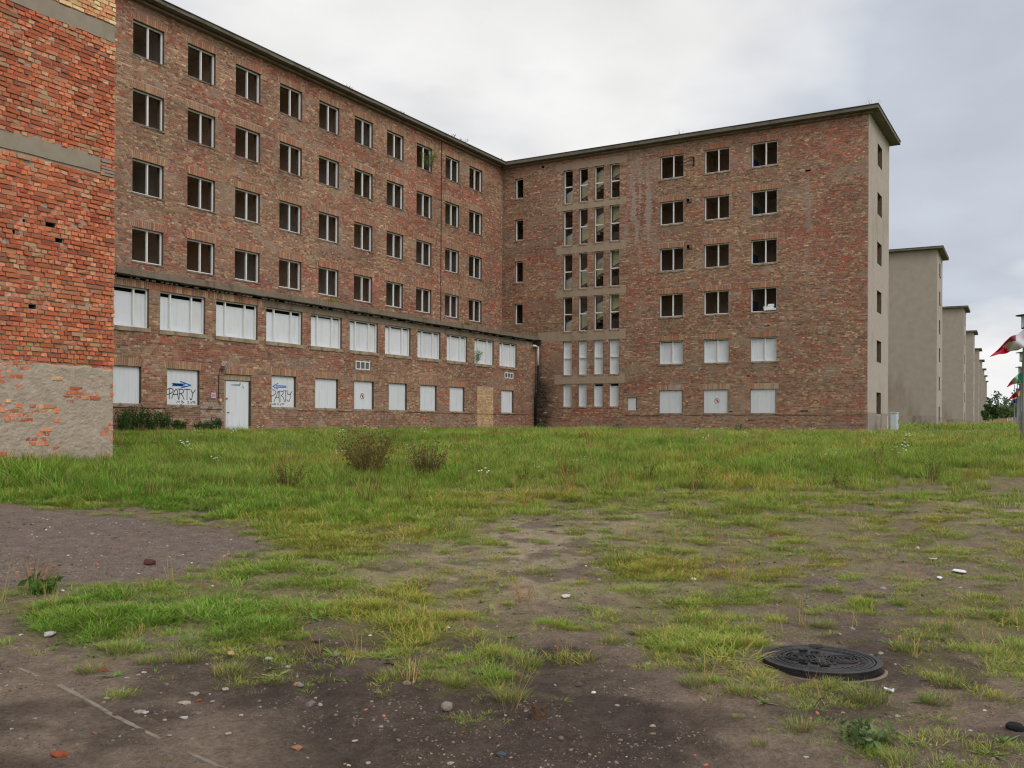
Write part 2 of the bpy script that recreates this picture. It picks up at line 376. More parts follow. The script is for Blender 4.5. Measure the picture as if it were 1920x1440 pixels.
def facade_colours(u, z, rng, redfield, tanfield, seed=0, holes=None):
    n = len(u)
    red = np.clip(redfield, 0, 1); tn = np.clip(tanfield, 0, 1)
    W = np.stack([0.16 + 0.62 * tn * (1 - .7 * red), 0.50 + 0 * tn, 0.08 + 1.15 * red ** 1.5, 0.08 + 0.5 * red, 0.20 + 0 * tn,
                  0.03 + 0.09 * tn, 0.09 + 0.1 * red, 0.012 + 0.12 * red ** 2], 1)
    W /= W.sum(1, keepdims=True)
    k = (np.cumsum(W, 1) < rng.random(n)[:, None]).sum(1).clip(0, 7)
    mean = (W[:, :, None] * PC[None]).sum(1)
    c = (.88 * PC[k] + .12 * mean) * .87 * rng.normal(1, 0.15, (n, 1)).clip(.6, 1.45) * rng.normal(1, 0.02, (n, 3))
    c = c * (0.84 + 0.32 * vn(u / .9, z / COURSE, seed + 5))[:, None]      # courses burnt and laid in batches
    g = 0.74 + 0.52 * fbm(u / 2.0, z / 1.3, seed + 31, 4)          # weathering in broad blotches
    for (a, b, e, h) in (holes or []):                              # rain wash under the sills
        q = (u > a - .12) & (u < b + .12) & (z < e) & (z > e - .75)
        f = .20 * (1 - (e - z[q]) / .75) * (.4 + 1.2 * vn(u[q] / .13, z[q] * 0 + 2.2, seed + 8)); c[q] *= (1 - f)[:, None]
    rep_ = sstep(.68, .74, fbm(u / 1.1, z / .7, seed + 91, 2))       # smeared mortar repairs
    c = c * (1 - .5 * rep_[:, None]) + lin((136, 120, 107)) * K * .47 * rep_[:, None]
    return np.clip(c * g[:, None], 0.01, 0.9)

# ------------------------------------------------------------------ windows
WMESH = {}
def cached(key, fn):
    if key not in WMESH: WMESH[key] = fn()
    return WMESH[key]
def rounded(*a): return tuple(round(x, 2) if isinstance(x, float) else x for x in a)
def frame_mesh(w, h, fw, fd):
    b = MB(); b.box(0, fw, 0, fd, 0, h); b.box(w - fw, w, 0, fd, 0, h); b.box(fw, w - fw, .002, fd - .002, 0, fw); b.box(fw, w - fw, .002, fd - .002, h - fw, h)
    return b.mesh('window_frame', M_FRAME)
def window(root, u, z, w, h, recess=0.13, mull=(0.5,), rail=None, board=None, sill=None, fw=0.06, frame=True, wm=None, name='window', bgap=0.10):
    """window part (its frame) with mullion, rail, board and sill as sub-parts; u,z = lower left corner of the opening"""
    fd = 0.07
    me = cached(('f', *rounded(w, h, fw)), lambda: frame_mesh(w, h, fw, fd))
    o = mobj(name, me, root, (u, recess, z))
    for f in mull:
        t = 0.065
        mobj('mullion', cached(('m', *rounded(h, t)), lambda: MB().box(-t / 2, t / 2, -0.012, fd, fw, h - fw).mesh('mullion', M_FRAME)), o, (w * f, 0, 0))
    if rail:
        t = 0.07
        mobj('glazing_bar', cached(('r', *rounded(w, t)), lambda: MB().box(fw, w - fw, -0.012, fd, -t / 2, t / 2).mesh('glazing_bar', M_FRAME)), o, (0, 0, h * rail))
    if board:
        if board == 'behind':
            bx0, bx1, bz0, bz1, by = fw * .6, w - fw * .6, fw * .6, h - fw - bgap, fd + 0.02
        else:
            bx0, bx1, bz0, bz1, by = 0.004, w - 0.07, 0.005, h - 0.05, -0.035
        mobj('board', cached(('b', *rounded(bx0, bx1, bz0, bz1)), lambda: MB().box(bx0, bx1, 0, 0.02, bz0, bz1).mesh('board', M_BOARD)), o, (0, by, 0))
        # the dark room behind the boards
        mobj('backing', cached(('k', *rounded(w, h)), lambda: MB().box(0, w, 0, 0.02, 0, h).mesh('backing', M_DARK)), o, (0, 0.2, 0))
    if sill:
        sh, sp, mm = sill
        def mk():
            b = MB(); n = 8; L = w + 0.10
            rs = random.Random(int(w * 1000) + 3)
            for k in range(n):
                a = -0.05 + L * k / n; c = -0.05 + L * (k + 1) / n
                b.box(a, c - .002, -recess - sp + rs.uniform(-.012, .012), 0.0, -sh + rs.uniform(-.01, .014), -0.006 - rs.uniform(0, .006))
            return b.mesh('sill', mm)
        mobj('sill', cached(('s', *rounded(w, sh, sp, recess), mm.name), mk), o)
    return o
def lintel(o, w, recess, hgt, rng, redness, ext=0.13, splay=0.06):
    """soldier course of upright bricks over an opening, sub-part of its window"""
    n = max(6, int((w + 2 * ext) / 0.092)); ed = np.linspace(-ext, w + ext, n + 1); zt = o.data.vertices[0].co.z * 0
    H = max(v.co.z for v in o.data.vertices)
    V = np.zeros((n, 8, 3), np.float32)
    for k in range(n):
        a, b = ed[k] + .006, ed[k + 1] - .006
        pr = 0.016 + rng.random() * 0.012
        top = hgt + 0.02 * sin(pi * (k + .5) / n) + rng.normal(0, .004)
        sa = splay * (2 * (ed[k] + ext) / (w + 2 * ext) - 1); sb = splay * (2 * (ed[k + 1] + ext) / (w + 2 * ext) - 1)
        q = [(a, H + .008), (b, H + .008), (b + sb, H + top), (a + sa, H + top)]
        for j, (x, z) in enumerate(q):
            V[k, j] = (x, -recess - pr, z); V[k, j + 4] = (x, -recess + .02, z)
    Q = (np.arange(n)[:, None, None] * 8 + FACES5[None]).reshape(-1, 4)
    c = np.zeros((n, 3)); rr = rng.random(n)
    for k in range(n):
        nm = 'red' if rr[k] < redness else ('brown' if rr[k] < redness + .45 else ('tan' if rr[k] < redness + .75 else 'grey'))
        c[k] = (.6 * lin(PAL[nm]) + .4 * lin((140, 112, 92))) * K * rng.normal(.98, .09)
    me = quadmesh('lintel', V.reshape(-1, 3), Q, M_BRICK, col=np.repeat(np.clip(c, .01, .9), 8, 0))
    l = mobj('lintel', me, o); l['kind'] = 'stuff'; return l
def ribbon(b, pts, w, y, m=0):
    """a hand-drawn stroke in the plane y = const; a pen line with round-ish ends"""
    P = [Vector((p[0], p[1])) for p in pts]
    for i in range(len(P) - 1):
        t = (P[i + 1] - P[i])
        if t.length < 1e-6: continue
        t.normalize(); n = Vector((-t.y, t.x)) * w / 2; e = t * w * .35
        q = [P[i] - e - n, P[i + 1] + e - n, P[i + 1] + e + n, P[i] - e + n]
        yy = y - 0.0004 * (i % 3)
        b.add([(v.x, yy, v.y) for v in q] + [(v.x, yy + .001, v.y) for v in q], [(0, 1, 2, 3), (4, 0, 3, 7), (1, 5, 6, 2), (3, 2, 6, 7), (4, 5, 1, 0)], m)
Z = lambda zr: zr + EYE                      # heights are measured from the eye line
ROWS = [Z(v) for v in (16.22, 13.45, 10.63, 7.86, 5.02, 2.05)]; WH = 1.38

# ================================================================== the long brick range (facade faces -Y)
def on_y(px, py, D): v = ray(px, py); v = v * (D / v[1]); return v[0], v[2] + EYE
def on_x(px, py, E): v = ray(px, py); v = v * (E / v[0]); return v[1], v[2] + EYE
rg = np.random.default_rng(11)
UX, DY = 20.0, 32.5
main = empty('brick_range', (UX, DY, 0), 0, 'long four-storey brick range of empty windows rising behind the low annex', 'building')
cols = [22.40, 25.16, 27.92, 30.62, 33.41, 36.17, 38.92, 41.68, 44.46, 47.40, 50.06]; WW = 1.53
mh_, lz = [], []
for c in cols:
    for r in range(4):
        mh_.append((c - UX, c - UX + WW, ROWS[r] - WH, ROWS[r])); lz.append((c - UX - .13, c - UX + WW + .13, ROWS[r] - .001, ROWS[r] + .325))
Lm = 54.1 - UX
Z0M, Z1M = Z(4.8), Z(17.02)
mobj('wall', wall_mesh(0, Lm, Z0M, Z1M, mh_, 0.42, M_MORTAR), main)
B = bricks(0, Lm - .012, Z0M, Z1M, mh_ + lz, rg)
cu, cz = (B[:, 0] + B[:, 1]) / 2, (B[:, 2] + B[:, 3]) / 2
red = 2.5 * (fbm(cu / 3.0, cz / 1.3, 41, 3) - 0.50) + 0.6 * (fbm(cu / .6, cz / .28, 45, 2) - .5) + 0.10 + .08 * sstep(14, 20, cu)
tan_ = 0.55 + 2.3 * (fbm(cu / 4.0 + 9, cz / 2.0, 51, 3) - .5)
col = facade_colours(cu, cz, rg, red, tan_, 3, mh_)
col *= (1 - 0.35 * np.exp(-((Lm - cu) / 0.9)) * sstep(Z(15), Z(17), cz))[:, None]       # darker towards the corner under the eaves
pr = 0.005 + 0.010 * rg.random(len(B)); pr[rg.random(len(B)) < .012] = -0.002
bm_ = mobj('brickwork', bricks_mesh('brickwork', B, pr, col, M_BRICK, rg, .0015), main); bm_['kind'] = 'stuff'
for c in cols:
    for r in range(4):
        o = window(main, c - UX, ROWS[r] - WH, WW, WH, recess=0.12, mull=(0.53,), sill=(0.07, 0.03, M_CONC_D))
        lintel(o, WW, 0.12, 0.30, rg, 0.10 + 0.22 * float(fbm(c / 3.0, r * 1.7, 77, 2) > .52))
# rooms behind the facade
for i in range(5):
    zf = (ROWS[i] + .30) if i < 4 else ROWS[3] - WH - .95
    MB().box(0.1, Lm + .2, .43, 6.9, zf, zf + .2).obj('floor_slab', M_INNER_D, main)
MB().box(0.1, Lm + .2, 3.75, 3.87, Z(4.9), Z(17)).obj('corridor_wall', M_INNER, main)
MB().box(0.0, Lm + .2, 6.9, 7.2, Z(-1.2), Z(17.02)).obj('rear_wall', M_RENDER2, main)
edges = [20.6 - UX] + [(cols[i] + WW + cols[i + 1]) / 2 - UX for i in range(len(cols) - 1)] + [53.2 - UX]
WALLC = [M_INNER, mat('interior_green', L4((200, 206, 178)), .95, .2, 1.5), mat('interior_brown', L4((206, 180, 152)), .95, .2, 1.5), mat('interior_grey', L4((214, 214, 212)), .95, .2, 1.5)]
for e in edges:
    for r in range(4): MB().box(e - .06, e + .06, .43, 3.74, ROWS[r] - 2.48, ROWS[r] + .298).obj('partition', WALLC[random.choice((0, 0, 1, 2, 3))], main)
for k, (c, r) in enumerate([(25.16, 3), (25.16, 2), (30.62, 3), (30.62, 2), (30.62, 1), (25.16, 1), (36.17, 2), (33.41, 0), (38.92, 1), (41.68, 3), (44.46, 2), (27.92, 0), (36.17, 0), (38.92, 3)]):
    zf = ROWS[r] - 2.35; MB().box(c - UX + .55, c - UX + 1.4, 3.70, 3.748, zf, zf + 2.0).obj('inner_door', M_DOORBR, main)
def eave(root, u0, u1, y0, y1, z0, z1, seed, n):
    rs = random.Random(seed); b = MB()
    e = [u0 + (u1 - u0) * k / n for k in range(n + 1)]
    for k in range(n): b.box(e[k], e[k + 1], y0 + rs.uniform(-.012, .012), y1, z0 + rs.uniform(-.008, .008), z1 + rs.uniform(-.006, .006))
    return b.obj('roof_slab', M_EAVE, root)
rs_ = eave(main, 0, Lm - .56, -.55, 7.5, Z(17.06), Z(17.2), 3, 22)
MB().box(0, Lm - .565, -.585, 7.4, Z(17.212), Z(17.25)).obj('roof_felt', M_ROOF, rs_)
MB().box(0, Lm - .565, -.22, -.002, Z(16.93), Z(17.02)).obj('cornice', M_CONC_D, rs_)
MB().tube([(45.62 + WW / 2 + .55 - UX, -.03, Z(5.75)), (45.62 + WW / 2 + .55 - UX, -.03, Z(16.9))], .022, 6).obj('lightning_cable', M_IRON, main)

# ================================================================== the low annex in front of it
DA = 29.8
annex = empty('brick_annex', (UX, DA, 0), 0, 'low two-storey brick annex with boarded white windows along its front', 'building')
UPW = [(21.66, 23.83), (24.34, 26.53), (27.09, 29.38), (29.88, 32.12), (32.68, 34.82), (35.40, 37.57), (38.13, 40.30), (40.92, 43.06), (43.68, 45.75), (46.54, 48.69), (49.37, 51.45)]
LOW = [(21.9, 23.51, 'board'), (24.68, 26.26, 'party1'), (27.53, 29.03, 'door'), (30.22, 31.73, 'party2'), (32.99, 34.58, 'board'), (35.75, 37.26, 'sign'), (38.47, 40.01, 'board'),
       (41.19, 42.73, 'board'), (43.98, 45.51, 'board'), (49.61, 51.10, 'board')]
BR = (46.87, 48.67)
ZB = Z(-1.2)
uh = [(a - UX, b - UX, Z(3.50), Z(4.97)) for a, b in UPW]
lh = []
for a, b, k in LOW: lh.append((a - UX, b - UX, Z(-1.1) if k == 'door' else Z(0.66), Z(1.97) if k == 'door' else Z(2.04)))
al = [(h[0] - .13, h[1] + .13, h[3] - .001, h[3] + .325) for h in lh] + [(0, 29.75 - UX, Z(4.969), Z(5.24)), (29.75 - UX, Lm - 1.5, Z(4.969), Z(5.24))]
vents = [(36.38, 2.80, 1.08, .42), (50.5, 2.96, 1.04, .36)]
vh = [(x - w / 2 - UX, x + w / 2 - UX, Z(z - h / 2), Z(z + h / 2)) for x, z, w, h in vents]
brx = (BR[0] - UX, BR[1] - UX, ZB, Z(2.15))
Z1A = Z(5.26)
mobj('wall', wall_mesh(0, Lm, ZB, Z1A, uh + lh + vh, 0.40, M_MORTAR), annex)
B = bricks(0, Lm - .012, ZB + .02, Z1A, uh + lh + al + vh + [brx], rg)
cu, cz = (B[:, 0] + B[:, 1]) / 2, (B[:, 2] + B[:, 3]) / 2
red = 1.7 * (fbm(cu / 3.0, cz / 1.1, 141, 3) - 0.48) + 0.5 * (fbm(cu / .6, cz / .28, 145, 2) - .5) + 0.02
red += 0.6 * np.exp(-((cz - Z(3.05)) / .32) ** 2) * (0.4 + fbm(cu / 1.2, cz / .5, 12, 2))
tan_ = 0.42 + 1.4 * (fbm(cu / 3.0 + 9, cz / 1.6, 151, 3) - .5)
col = facade_colours(cu, cz, rg, red, tan_, 103, uh + lh) * .95
# soaked masonry where the gutter spills into the corner
du = Lm - cu
wet = np.exp(-(du / 0.55) ** 2) * (1 - sstep(Z(1.6), Z(4.4), cz)) * (.75 + .5 * fbm(cu / .3, cz / .5, 9, 2))
col *= (1 - .88 * np.clip(wet * 1.25, 0, 1))[:, None]
# limewash smears beside the door
lw = ((cu > 26.35 - UX) & (cu < 27.5 - UX) & (cz > Z(-.0)) & (cz < Z(.75))) & (fbm(cu / .2, cz / .12, 4, 2) > .42)
col[lw] = col[lw] * .4 + lin((150, 140, 135)) * K * .6
pr = 0.005 + 0.010 * rg.random(len(B)); pr[rg.random(len(B)) < .015] = -0.002
o = mobj('brickwork', bricks_mesh('brickwork', B, pr, col, M_BRICK, rg, .0015), annex); o['kind'] = 'stuff'
# walled-up doorway in a paler brick
B = bricks(brx[0] + .01, brx[1] - .01, ZB + .02, brx[3], [], rg)
c2 = np.array([lin(random.choice([(172, 142, 106), (160, 130, 98), (182, 152, 118), (150, 122, 92)])) * K * random.gauss(1, .08) for _ in B])
o = mobj('walled_up_doorway', bricks_mesh('walled_up_doorway', B, np.full(len(B), .004), c2, M_BRICK, rg, .0015), annex); o['kind'] = 'stuff'
def soldier_band(root, u0, u1, z0, z1, name, rng, redness=.08):
    n = int((u1 - u0) / .092); ed = np.linspace(u0, u1, n + 1)
    Bz = np.stack([ed[:-1] + .006, ed[1:] - .006, np.full(n, z0 + .008), np.full(n, z1 - .006)], 1)
    cc = np.array([lin(PAL[('red' if r < redness else 'brown' if r < .5 else 'tan' if r < .8 else 'grey')]) * K * rng.normal(.95, .10) for r in rng.random(n)])
    o = mobj(name, bricks_mesh(name, Bz, .012 + .01 * rng.random(n), np.clip(cc, .01, .9), M_BRICK, rng, .002), root); o['kind'] = 'stuff'; return o
soldier_band(annex, 0.0, 29.72 - UX, Z(4.975), Z(5.245), 'soldier_course', rg)
MB().box(29.75 - UX, Lm - 1.52, -.018, .02, Z(4.975), Z(5.245)).obj('lintel_beam', M_CONC_D, annex)
for i, (a, b) in enumerate(UPW):
    window(annex, a - UX, Z(3.50), b - a, 1.47, recess=0.10, mull=(0.25, 0.72), board='behind', sill=(0.16, 0.05, M_SILL), fw=0.05, bgap=.13 if i < 4 else .06)
def stroke_set(o, name, strokes, box, bw, bh, w, y, mm, off=(0.004, 0.005)):
    b = MB(); x0, x1, y0, y1 = box
    for s in strokes: ribbon(b, [(off[0] + (p[0] - x0) / (x1 - x0) * bw, off[1] + (y1 - p[1]) / (y1 - y0) * bh) for p in s], w, y)
    return b.obj(name, mm, o)
P1 = [[(270, 740), (268, 1080)], [(190, 775), (250, 735), (330, 725), (390, 750), (400, 810), (360, 870), (290, 905), (200, 945)],
      [(350, 1070), (390, 950), (440, 810), (490, 750), (525, 760), (545, 850), (555, 980), (575, 1090)], [(385, 940), (545, 915)],
      [(600, 740), (598, 1090)], [(560, 735), (640, 735), (720, 755), (755, 810), (730, 860), (650, 890), (610, 895)], [(650, 890), (710, 960), (765, 1090)],
      [(760, 735), (960, 740)], [(865, 745), (862, 1100)], [(995, 745), (1030, 820), (1065, 860)], [(1150, 740), (1090, 830), (1060, 880), (1045, 980), (1020, 1085), (990, 1095), (955, 1030)]]
P1s = [[(505, 1215), (560, 1150), (600, 1150), (625, 1195)], [(545, 1190), (620, 1180)], [(680, 1145), (690, 1220)], [(660, 1140), (720, 1150), (700, 1180), (760, 1190), (750, 1215), (690, 1225)],
       [(875, 1165), (910, 1150), (925, 1175), (880, 1220), (940, 1220)], [(985, 1180), (990, 1205), (1030, 1200)], [(1015, 1175), (1010, 1245)],
       [(1058, 1150), (1088, 1150), (1088, 1180), (1058, 1180), (1058, 1150)], [(1105, 1150), (1138, 1150), (1138, 1185), (1105, 1185), (1105, 1150)], [(1100, 1215), (1150, 1212)]]
A1 = [[(365, 555), (790, 555)], [(370, 620), (790, 620)], [(400, 575), (720, 578)], [(400, 600), (700, 600)], [(640, 470), (820, 530), (990, 590), (820, 640), (670, 690)]]
P2 = [[(225, 750), (235, 1160)], [(170, 750), (250, 705), (330, 700), (390, 760), (380, 840), (300, 910), (185, 955)], [(325, 1130), (400, 950), (470, 740), (490, 740), (500, 900), (515, 1150)], [(385, 970), (495, 960)],
      [(530, 740), (550, 1130)], [(520, 735), (600, 735), (665, 760), (660, 830), (590, 890)], [(590, 890), (650, 950), (690, 1040), (705, 1130)], [(650, 720), (840, 720)], [(745, 725), (750, 1120)],
      [(810, 780), (840, 840), (900, 850), (940, 800), (990, 735)], [(935, 820), (925, 980), (890, 1080), (850, 1100), (800, 1040)]]
P2s = [[(270, 1245), (290, 1190), (312, 1245)], [(278, 1225), (308, 1225)], [(335, 1190), (335, 1245), (390, 1240), (360, 1215), (380, 1195), (335, 1190)], [(445, 1195), (490, 1190), (480, 1220), (445, 1245), (500, 1245)],
       [(545, 1205), (550, 1235), (590, 1232)], [(570, 1200), (570, 1270)], [(615, 1185), (645, 1185), (645, 1215), (615, 1215), (615, 1185)], [(660, 1185), (688, 1185), (688, 1225), (660, 1225), (660, 1185)]]
A2 = [[(770, 540), (400, 545)], [(770, 585), (410, 600)], [(460, 460), (275, 575), (460, 665)]]
def prohibition_sign(o, x, z, r, y):
    b = MB(); n = 28
    ring = lambda rr, yy: [(x + rr * cos(2 * pi * k / n), yy, z + rr * sin(2 * pi * k / n)) for k in range(n)]
    b.add(ring(r * 1.18, y), [tuple(range(n))], 0)
    A, D_ = ring(r, y - .003), ring(r * .78, y - .003)
    b.add(A + D_, [(k, (k + 1) % n, n + (k + 1) % n, n + k) for k in range(n)], 1)
    hand = [(-.08, -.5), (.28, -.5), (.38, -.1), (.5, .18), (.4, .24), (.27, .05), (.26, .42), (.16, .44), (.12, .1), (.08, .5), (-.03, .5), (-.04, .1), (-.1, .42), (-.2, .4), (-.18, -.1)]
    hp = [(x + px_ * r, y - .005, z + pz * r) for px_, pz in hand]
    for k in range(1, len(hp) - 1): b.add([(x + .1 * r, y - .005, z - .2 * r), hp[k], hp[k + 1]], [(0, 1, 2)], 2)
    b.add([(x + .1 * r, y - .005, z - .2 * r), hp[0], hp[1]], [(0, 1, 2)], 2)
    q = r * .09; s = r * .6
    b.add([(x - s - q, y - .007, z + s - q), (x - s + q, y - .007, z + s + q), (x + s + q, y - .007, z - s + q), (x + s - q, y - .007, z - s - q)], [(0, 1, 2, 3)], 1)
    return b.obj('prohibition_sign', [M_WHITE, M_RED, M_BLACK], o)
for (a, b, k), h in zip(LOW, lh):
    w = b - a; hh = h[3] - h[2]
    if k == 'door': continue
    o = window(annex, a - UX, h[2], w, hh, recess=0.13, mull=(), board='front', sill=(0.10, 0.02, M_SILL), fw=0.05)
    lintel(o, w, 0.13, 0.30, rg, 0.10)
    bw, bh = w - 0.075, hh - .055; y = -0.0365
    MB().box(w * .45, w * .5, -.045, -.036, -.05, .02).obj('latch', M_IRON, o)
    if k == 'party1':
        stroke_set(o, 'painted_lettering', P1, (145, 1190, 100, 1275), bw, bh, .034, y, M_BLACK); stroke_set(o, 'painted_small_print', P1s, (145, 1190, 100, 1275), bw, bh, .018, y, M_BLACK); stroke_set(o, 'painted_arrow', A1, (145, 1190, 100, 1275), bw, bh, .045, y - .003, M_BLUEINK)
    if k == 'party2':
        stroke_set(o, 'painted_lettering', P2, (180, 1040, 220, 1320), bw, bh, .032, y, M_BLACK); stroke_set(o, 'painted_small_print', P2s, (180, 1040, 220, 1320), bw, bh, .018, y, M_BLACK); stroke_set(o, 'painted_arrow', A2, (180, 1040, 220, 1320), bw, bh, .04, y - .003, M_BLUEINK)
    if k == 'sign': prohibition_sign(o, bw * .50, bh * .48, .155, y - .002)
# steel door
a, b, k = LOW[2]; w = b - a; zt = Z(1.97)
door = MB().box(0, w, .16, .22, Z(-1.0), zt).box(0, .17, .08, .16, Z(-1.0), Z(1.70)).obj('door_frame', M_CONC, annex, loc=(a - UX, 0, 0))
MB().box(.17, w - .06, .10, .15, Z(-.9), Z(1.70)).obj('door_leaf', M_BOARD, door)
dl = MB().box(.0, w, .05, .155, Z(1.73), Z(1.96))
for q in (.35, .62, .9, 1.2): dl.box(w * q / 1.5 - .006, w * q / 1.5 + .006, .04, .05, Z(1.74), Z(1.95))
dl.obj('transom_boards', M_SILL, door)
MB().box(.15, .27, .07, .10, Z(.93), Z(1.0)).obj('hasp', M_RUSTY, door)
MB().tube([(.27, .095, Z(.40)), (.27, .07, Z(.40)), (.36, .07, Z(.40))], .014, 6).obj('door_handle', M_IRON, door)
MB().add([(.42, .097, Z(1.52)), (.95, .097, Z(1.50)), (1.0, .097, Z(1.58)), (.98, .097, Z(1.66)), (.9, .097, Z(1.58)), (.5, .097, Z(1.56))], [(0, 1, 2, 3, 4, 5)]).add([(1.08, .097, Z(1.55)), (1.22, .097, Z(1.42)), (1.12, .097, Z(1.42))], [(0, 1, 2)]).obj('worn_patch', M_GREYPATCH, door)
# lintel over the door
hd = MB().box(0, w, .12, .14, 0, .02).obj('door_head', M_IRON, annex, loc=(a - UX, 0, zt - .021)); lintel(hd, w, 0.0, 0.30, rg, .12)
for x, z, w, h in vents:
    fr = MB(); u0, z0 = x - w / 2 - UX, Z(z - h / 2)
    for k in range(4): fr.box(u0 + (w - .05) * k / 3, u0 + (w - .05) * k / 3 + .05, -.02, .05, z0, z0 + h)
    fr.box(u0 + .05, u0 + w - .05, -.018, .05, z0, z0 + .05); fr.box(u0 + .05, u0 + w - .05, -.018, .05, z0 + h - .05, z0 + h)
    v = fr.obj('vent_grille', M_WHITE, annex)
    for j in range(6):
        zz_ = z0 + .06 + (h - .12) * j / 6
        MB().add([(u0 + .05, .0, zz_), (u0 + w - .05, .0, zz_), (u0 + w - .05, .03, zz_ + .05), (u0 + .05, .03, zz_ + .05)], [(0, 1, 2, 3)]).obj('louvre', M_GREYM, v)
    MB().box(u0, u0 + w, .052, .07, z0, z0 + h).obj('backing', M_DARK, v)
# roof edge of the annex: concrete upstand, black bitumen drip, chipped plaster underneath
rs = random.Random(5); b = MB()
for k in range(30): b.box(Lm * k / 30, Lm * (k + 1) / 30 - .003, -.20 + rs.uniform(-.01, .01), 2.69, Z(5.36) + rs.uniform(-.012, .012), Z(5.63) + rs.uniform(-.012, .012))
ar = b.obj('roof_slab', M_CONC_D, annex)
b = MB()
for k in range(60): b.box(Lm * k / 60, Lm * (k + 1) / 60, -.245 + rs.uniform(-.02, .02), -.05, Z(5.335) + rs.uniform(-.02, .01), Z(5.37) + rs.uniform(-.004, .02))
b.obj('bitumen_edge', M_BITUMEN, ar)
b = MB()
for k in range(150):
    if rs.random() < .62: u = Lm * k / 150; b.box(u, u + rs.uniform(.06, .2), -.10 + rs.uniform(-.02, .02), -.016, Z(5.262) + rs.uniform(0, .02), Z(5.325))
b.obj('broken_mortar_bed', M_PLASTER, ar)['kind'] = 'stuff'
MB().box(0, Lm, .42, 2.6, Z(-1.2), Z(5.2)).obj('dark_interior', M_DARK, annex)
# lamp, cables, notice and downpipe on the annex
b = MB().box(27.30 - UX, 27.50 - UX, -.28, -.05, Z(2.14), Z(2.28)).box(27.37 - UX, 27.43 - UX, -.05, .0, Z(2.16), Z(2.24)); b.obj('wall_floodlight', M_GREYM, annex)
MB().tube([(27.28 - UX, -.03, Z(2.14)), (27.22 - UX, -.03, Z(1.9)), (27.22 - UX, -.03, Z(.95))], .016, 6).obj('cable_conduit', M_IRON, annex)
MB().lathe([(0.001, -.09), (.05, -.07), (.07, 0), (.05, .07), (.001, .09)], 12, c=(27.26 - UX, -.09, Z(.86))).obj('bulb_cover', mat('yellowed_glass', L4((205, 175, 120)), .3), annex, True)
MB().box(26.82 - UX, 27.10 - UX, -.022, -.016, Z(.94), Z(1.20)).obj('notice_border', M_PINK, annex)
nt = MB().box(26.84 - UX, 27.08 - UX, -.027, -.0225, Z(.96), Z(1.18)).obj('notice_sheet', M_PAPER, annex)
for k in range(4): MB().box(26.87 - UX + .05 * k, 26.87 - UX + .05 * k + .028, -.029, -.0272, Z(1.01), Z(1.12)).obj('notice_print', M_PINK, nt)
for u0, u1, z in ((21.0, 24.6, .52), (26.3, 27.4, .52), (31.8, 32.9, .53), (34.6, 35.6, .53), (37.3, 38.4, .55), (40.1, 53.9, .56)):
    MB().tube([(u0 - UX, -.03, Z(z)), ((u0 + u1) / 2 - UX, -.03, Z(z - .008)), (u1 - UX, -.03, Z(z))], .011, 5).obj('wall_cable', M_IRON, annex)
hop = MB().box(Lm - .62, Lm - .22, -.40, -.12, Z(5.05), Z(5.34)).box(Lm - .66, Lm - .18, -.44, -.08, Z(5.34), Z(5.40)).obj('gutter_hopper', M_BITUMEN, annex)
MB().tube([(Lm - .95, -.25, Z(5.0)), (Lm - .35, -.25, Z(4.98)), (Lm - .3, -.25, Z(4.93)), (Lm - .3, -.25, Z(3.75))], .065, 10).obj('white_pipe', M_WHITE, hop, True)
MB().tube([(Lm - .3, -.25, Z(3.76)), (Lm - .3, -.25, Z(1.9)), (Lm - .34, -.12, Z(1.7)), (Lm - .34, -.12, Z(-1.1))], .075, 10).obj('rusted_downpipe', M_BITUMEN, hop, True)

# ================================================================== the stair wing on the right (facade faces -X)
EX, GY = 54.1, 9.3
wing = empty('stair_wing', (EX, DY, 0), -pi / 2, 'six-storey brick stair wing with concrete window bands and a plastered gable end', 'building')
LW, TW = DY - GY, 6.8
Z1W = Z(17.0); ZW0 = Z(-1.3)
narrow = [(1.0, 1.6, Z(a), Z(b)) for a, b in ((14.84, 16.15), (12.08, 13.45), (9.30, 10.68), (6.55, 7.89))]
SC = [(4.6, 5.24), (5.70, 6.31), (6.78, 7.42), (7.85, 8.50)]
SZ = [(14.10, 16.22), (11.41, 13.64), (8.60, 10.85), (5.90, 8.09), (3.12, 5.28), (1.09, 2.54)]
stairs = [(a, b, Z(c), Z(d)) for c, d in SZ for a, b in SC]
RC = [(11.17, 12.67), (13.96, 15.47), (16.76, 18.26)]
rooms = [(a, b, ROWS[r] - WH, ROWS[r]) for r in range(6) for a, b in RC]
small = (9.1, 9.72, Z(.84), Z(1.64))
ports = [(13.04, 13.32), (13.06, 10.55)]
ph = [(u - .14, u + .14, Z(z) - .14, Z(z) + .14) for u, z in ports]
wh = narrow + stairs + rooms + [small] + ph
bands = [(4.0, 9.0, Z(16.225), Z(16.62)), (4.1, 8.95, Z(13.645), Z(14.095)), (4.1, 8.95, Z(10.855), Z(11.405)), (4.1, 8.95, Z(8.095), Z(8.595)), (2.75, 8.95, Z(5.285), Z(5.895)), (4.0, 8.95, Z(2.545), Z(3.115))]
wlz = [(a - .13, b + .13, ROWS[r] - .001, ROWS[r] + .325) for r in range(6) for a, b in RC] + [(n_[0] - .1, n_[1] + .1, n_[3] - .001, n_[3] + .26) for n_ in narrow]
holes_px = [(1508, 771, .42, .09), (1365, 608, .1, .1), (1367, 616, .08, .08), (1403, 705, .2, .09), (1515, 320, .3, .1), (1370, 772, .14, .08), (1018, 313, .2, .16), (1438, 611, .3, .08)]
bh_ = []
for px, py, w_, h_ in holes_px:
    y_, z_ = on_x(px, py, EX); u = DY - y_; bh_.append((u - w_ / 2, u + w_ / 2, z_ - h_ / 2, z_ + h_ / 2))
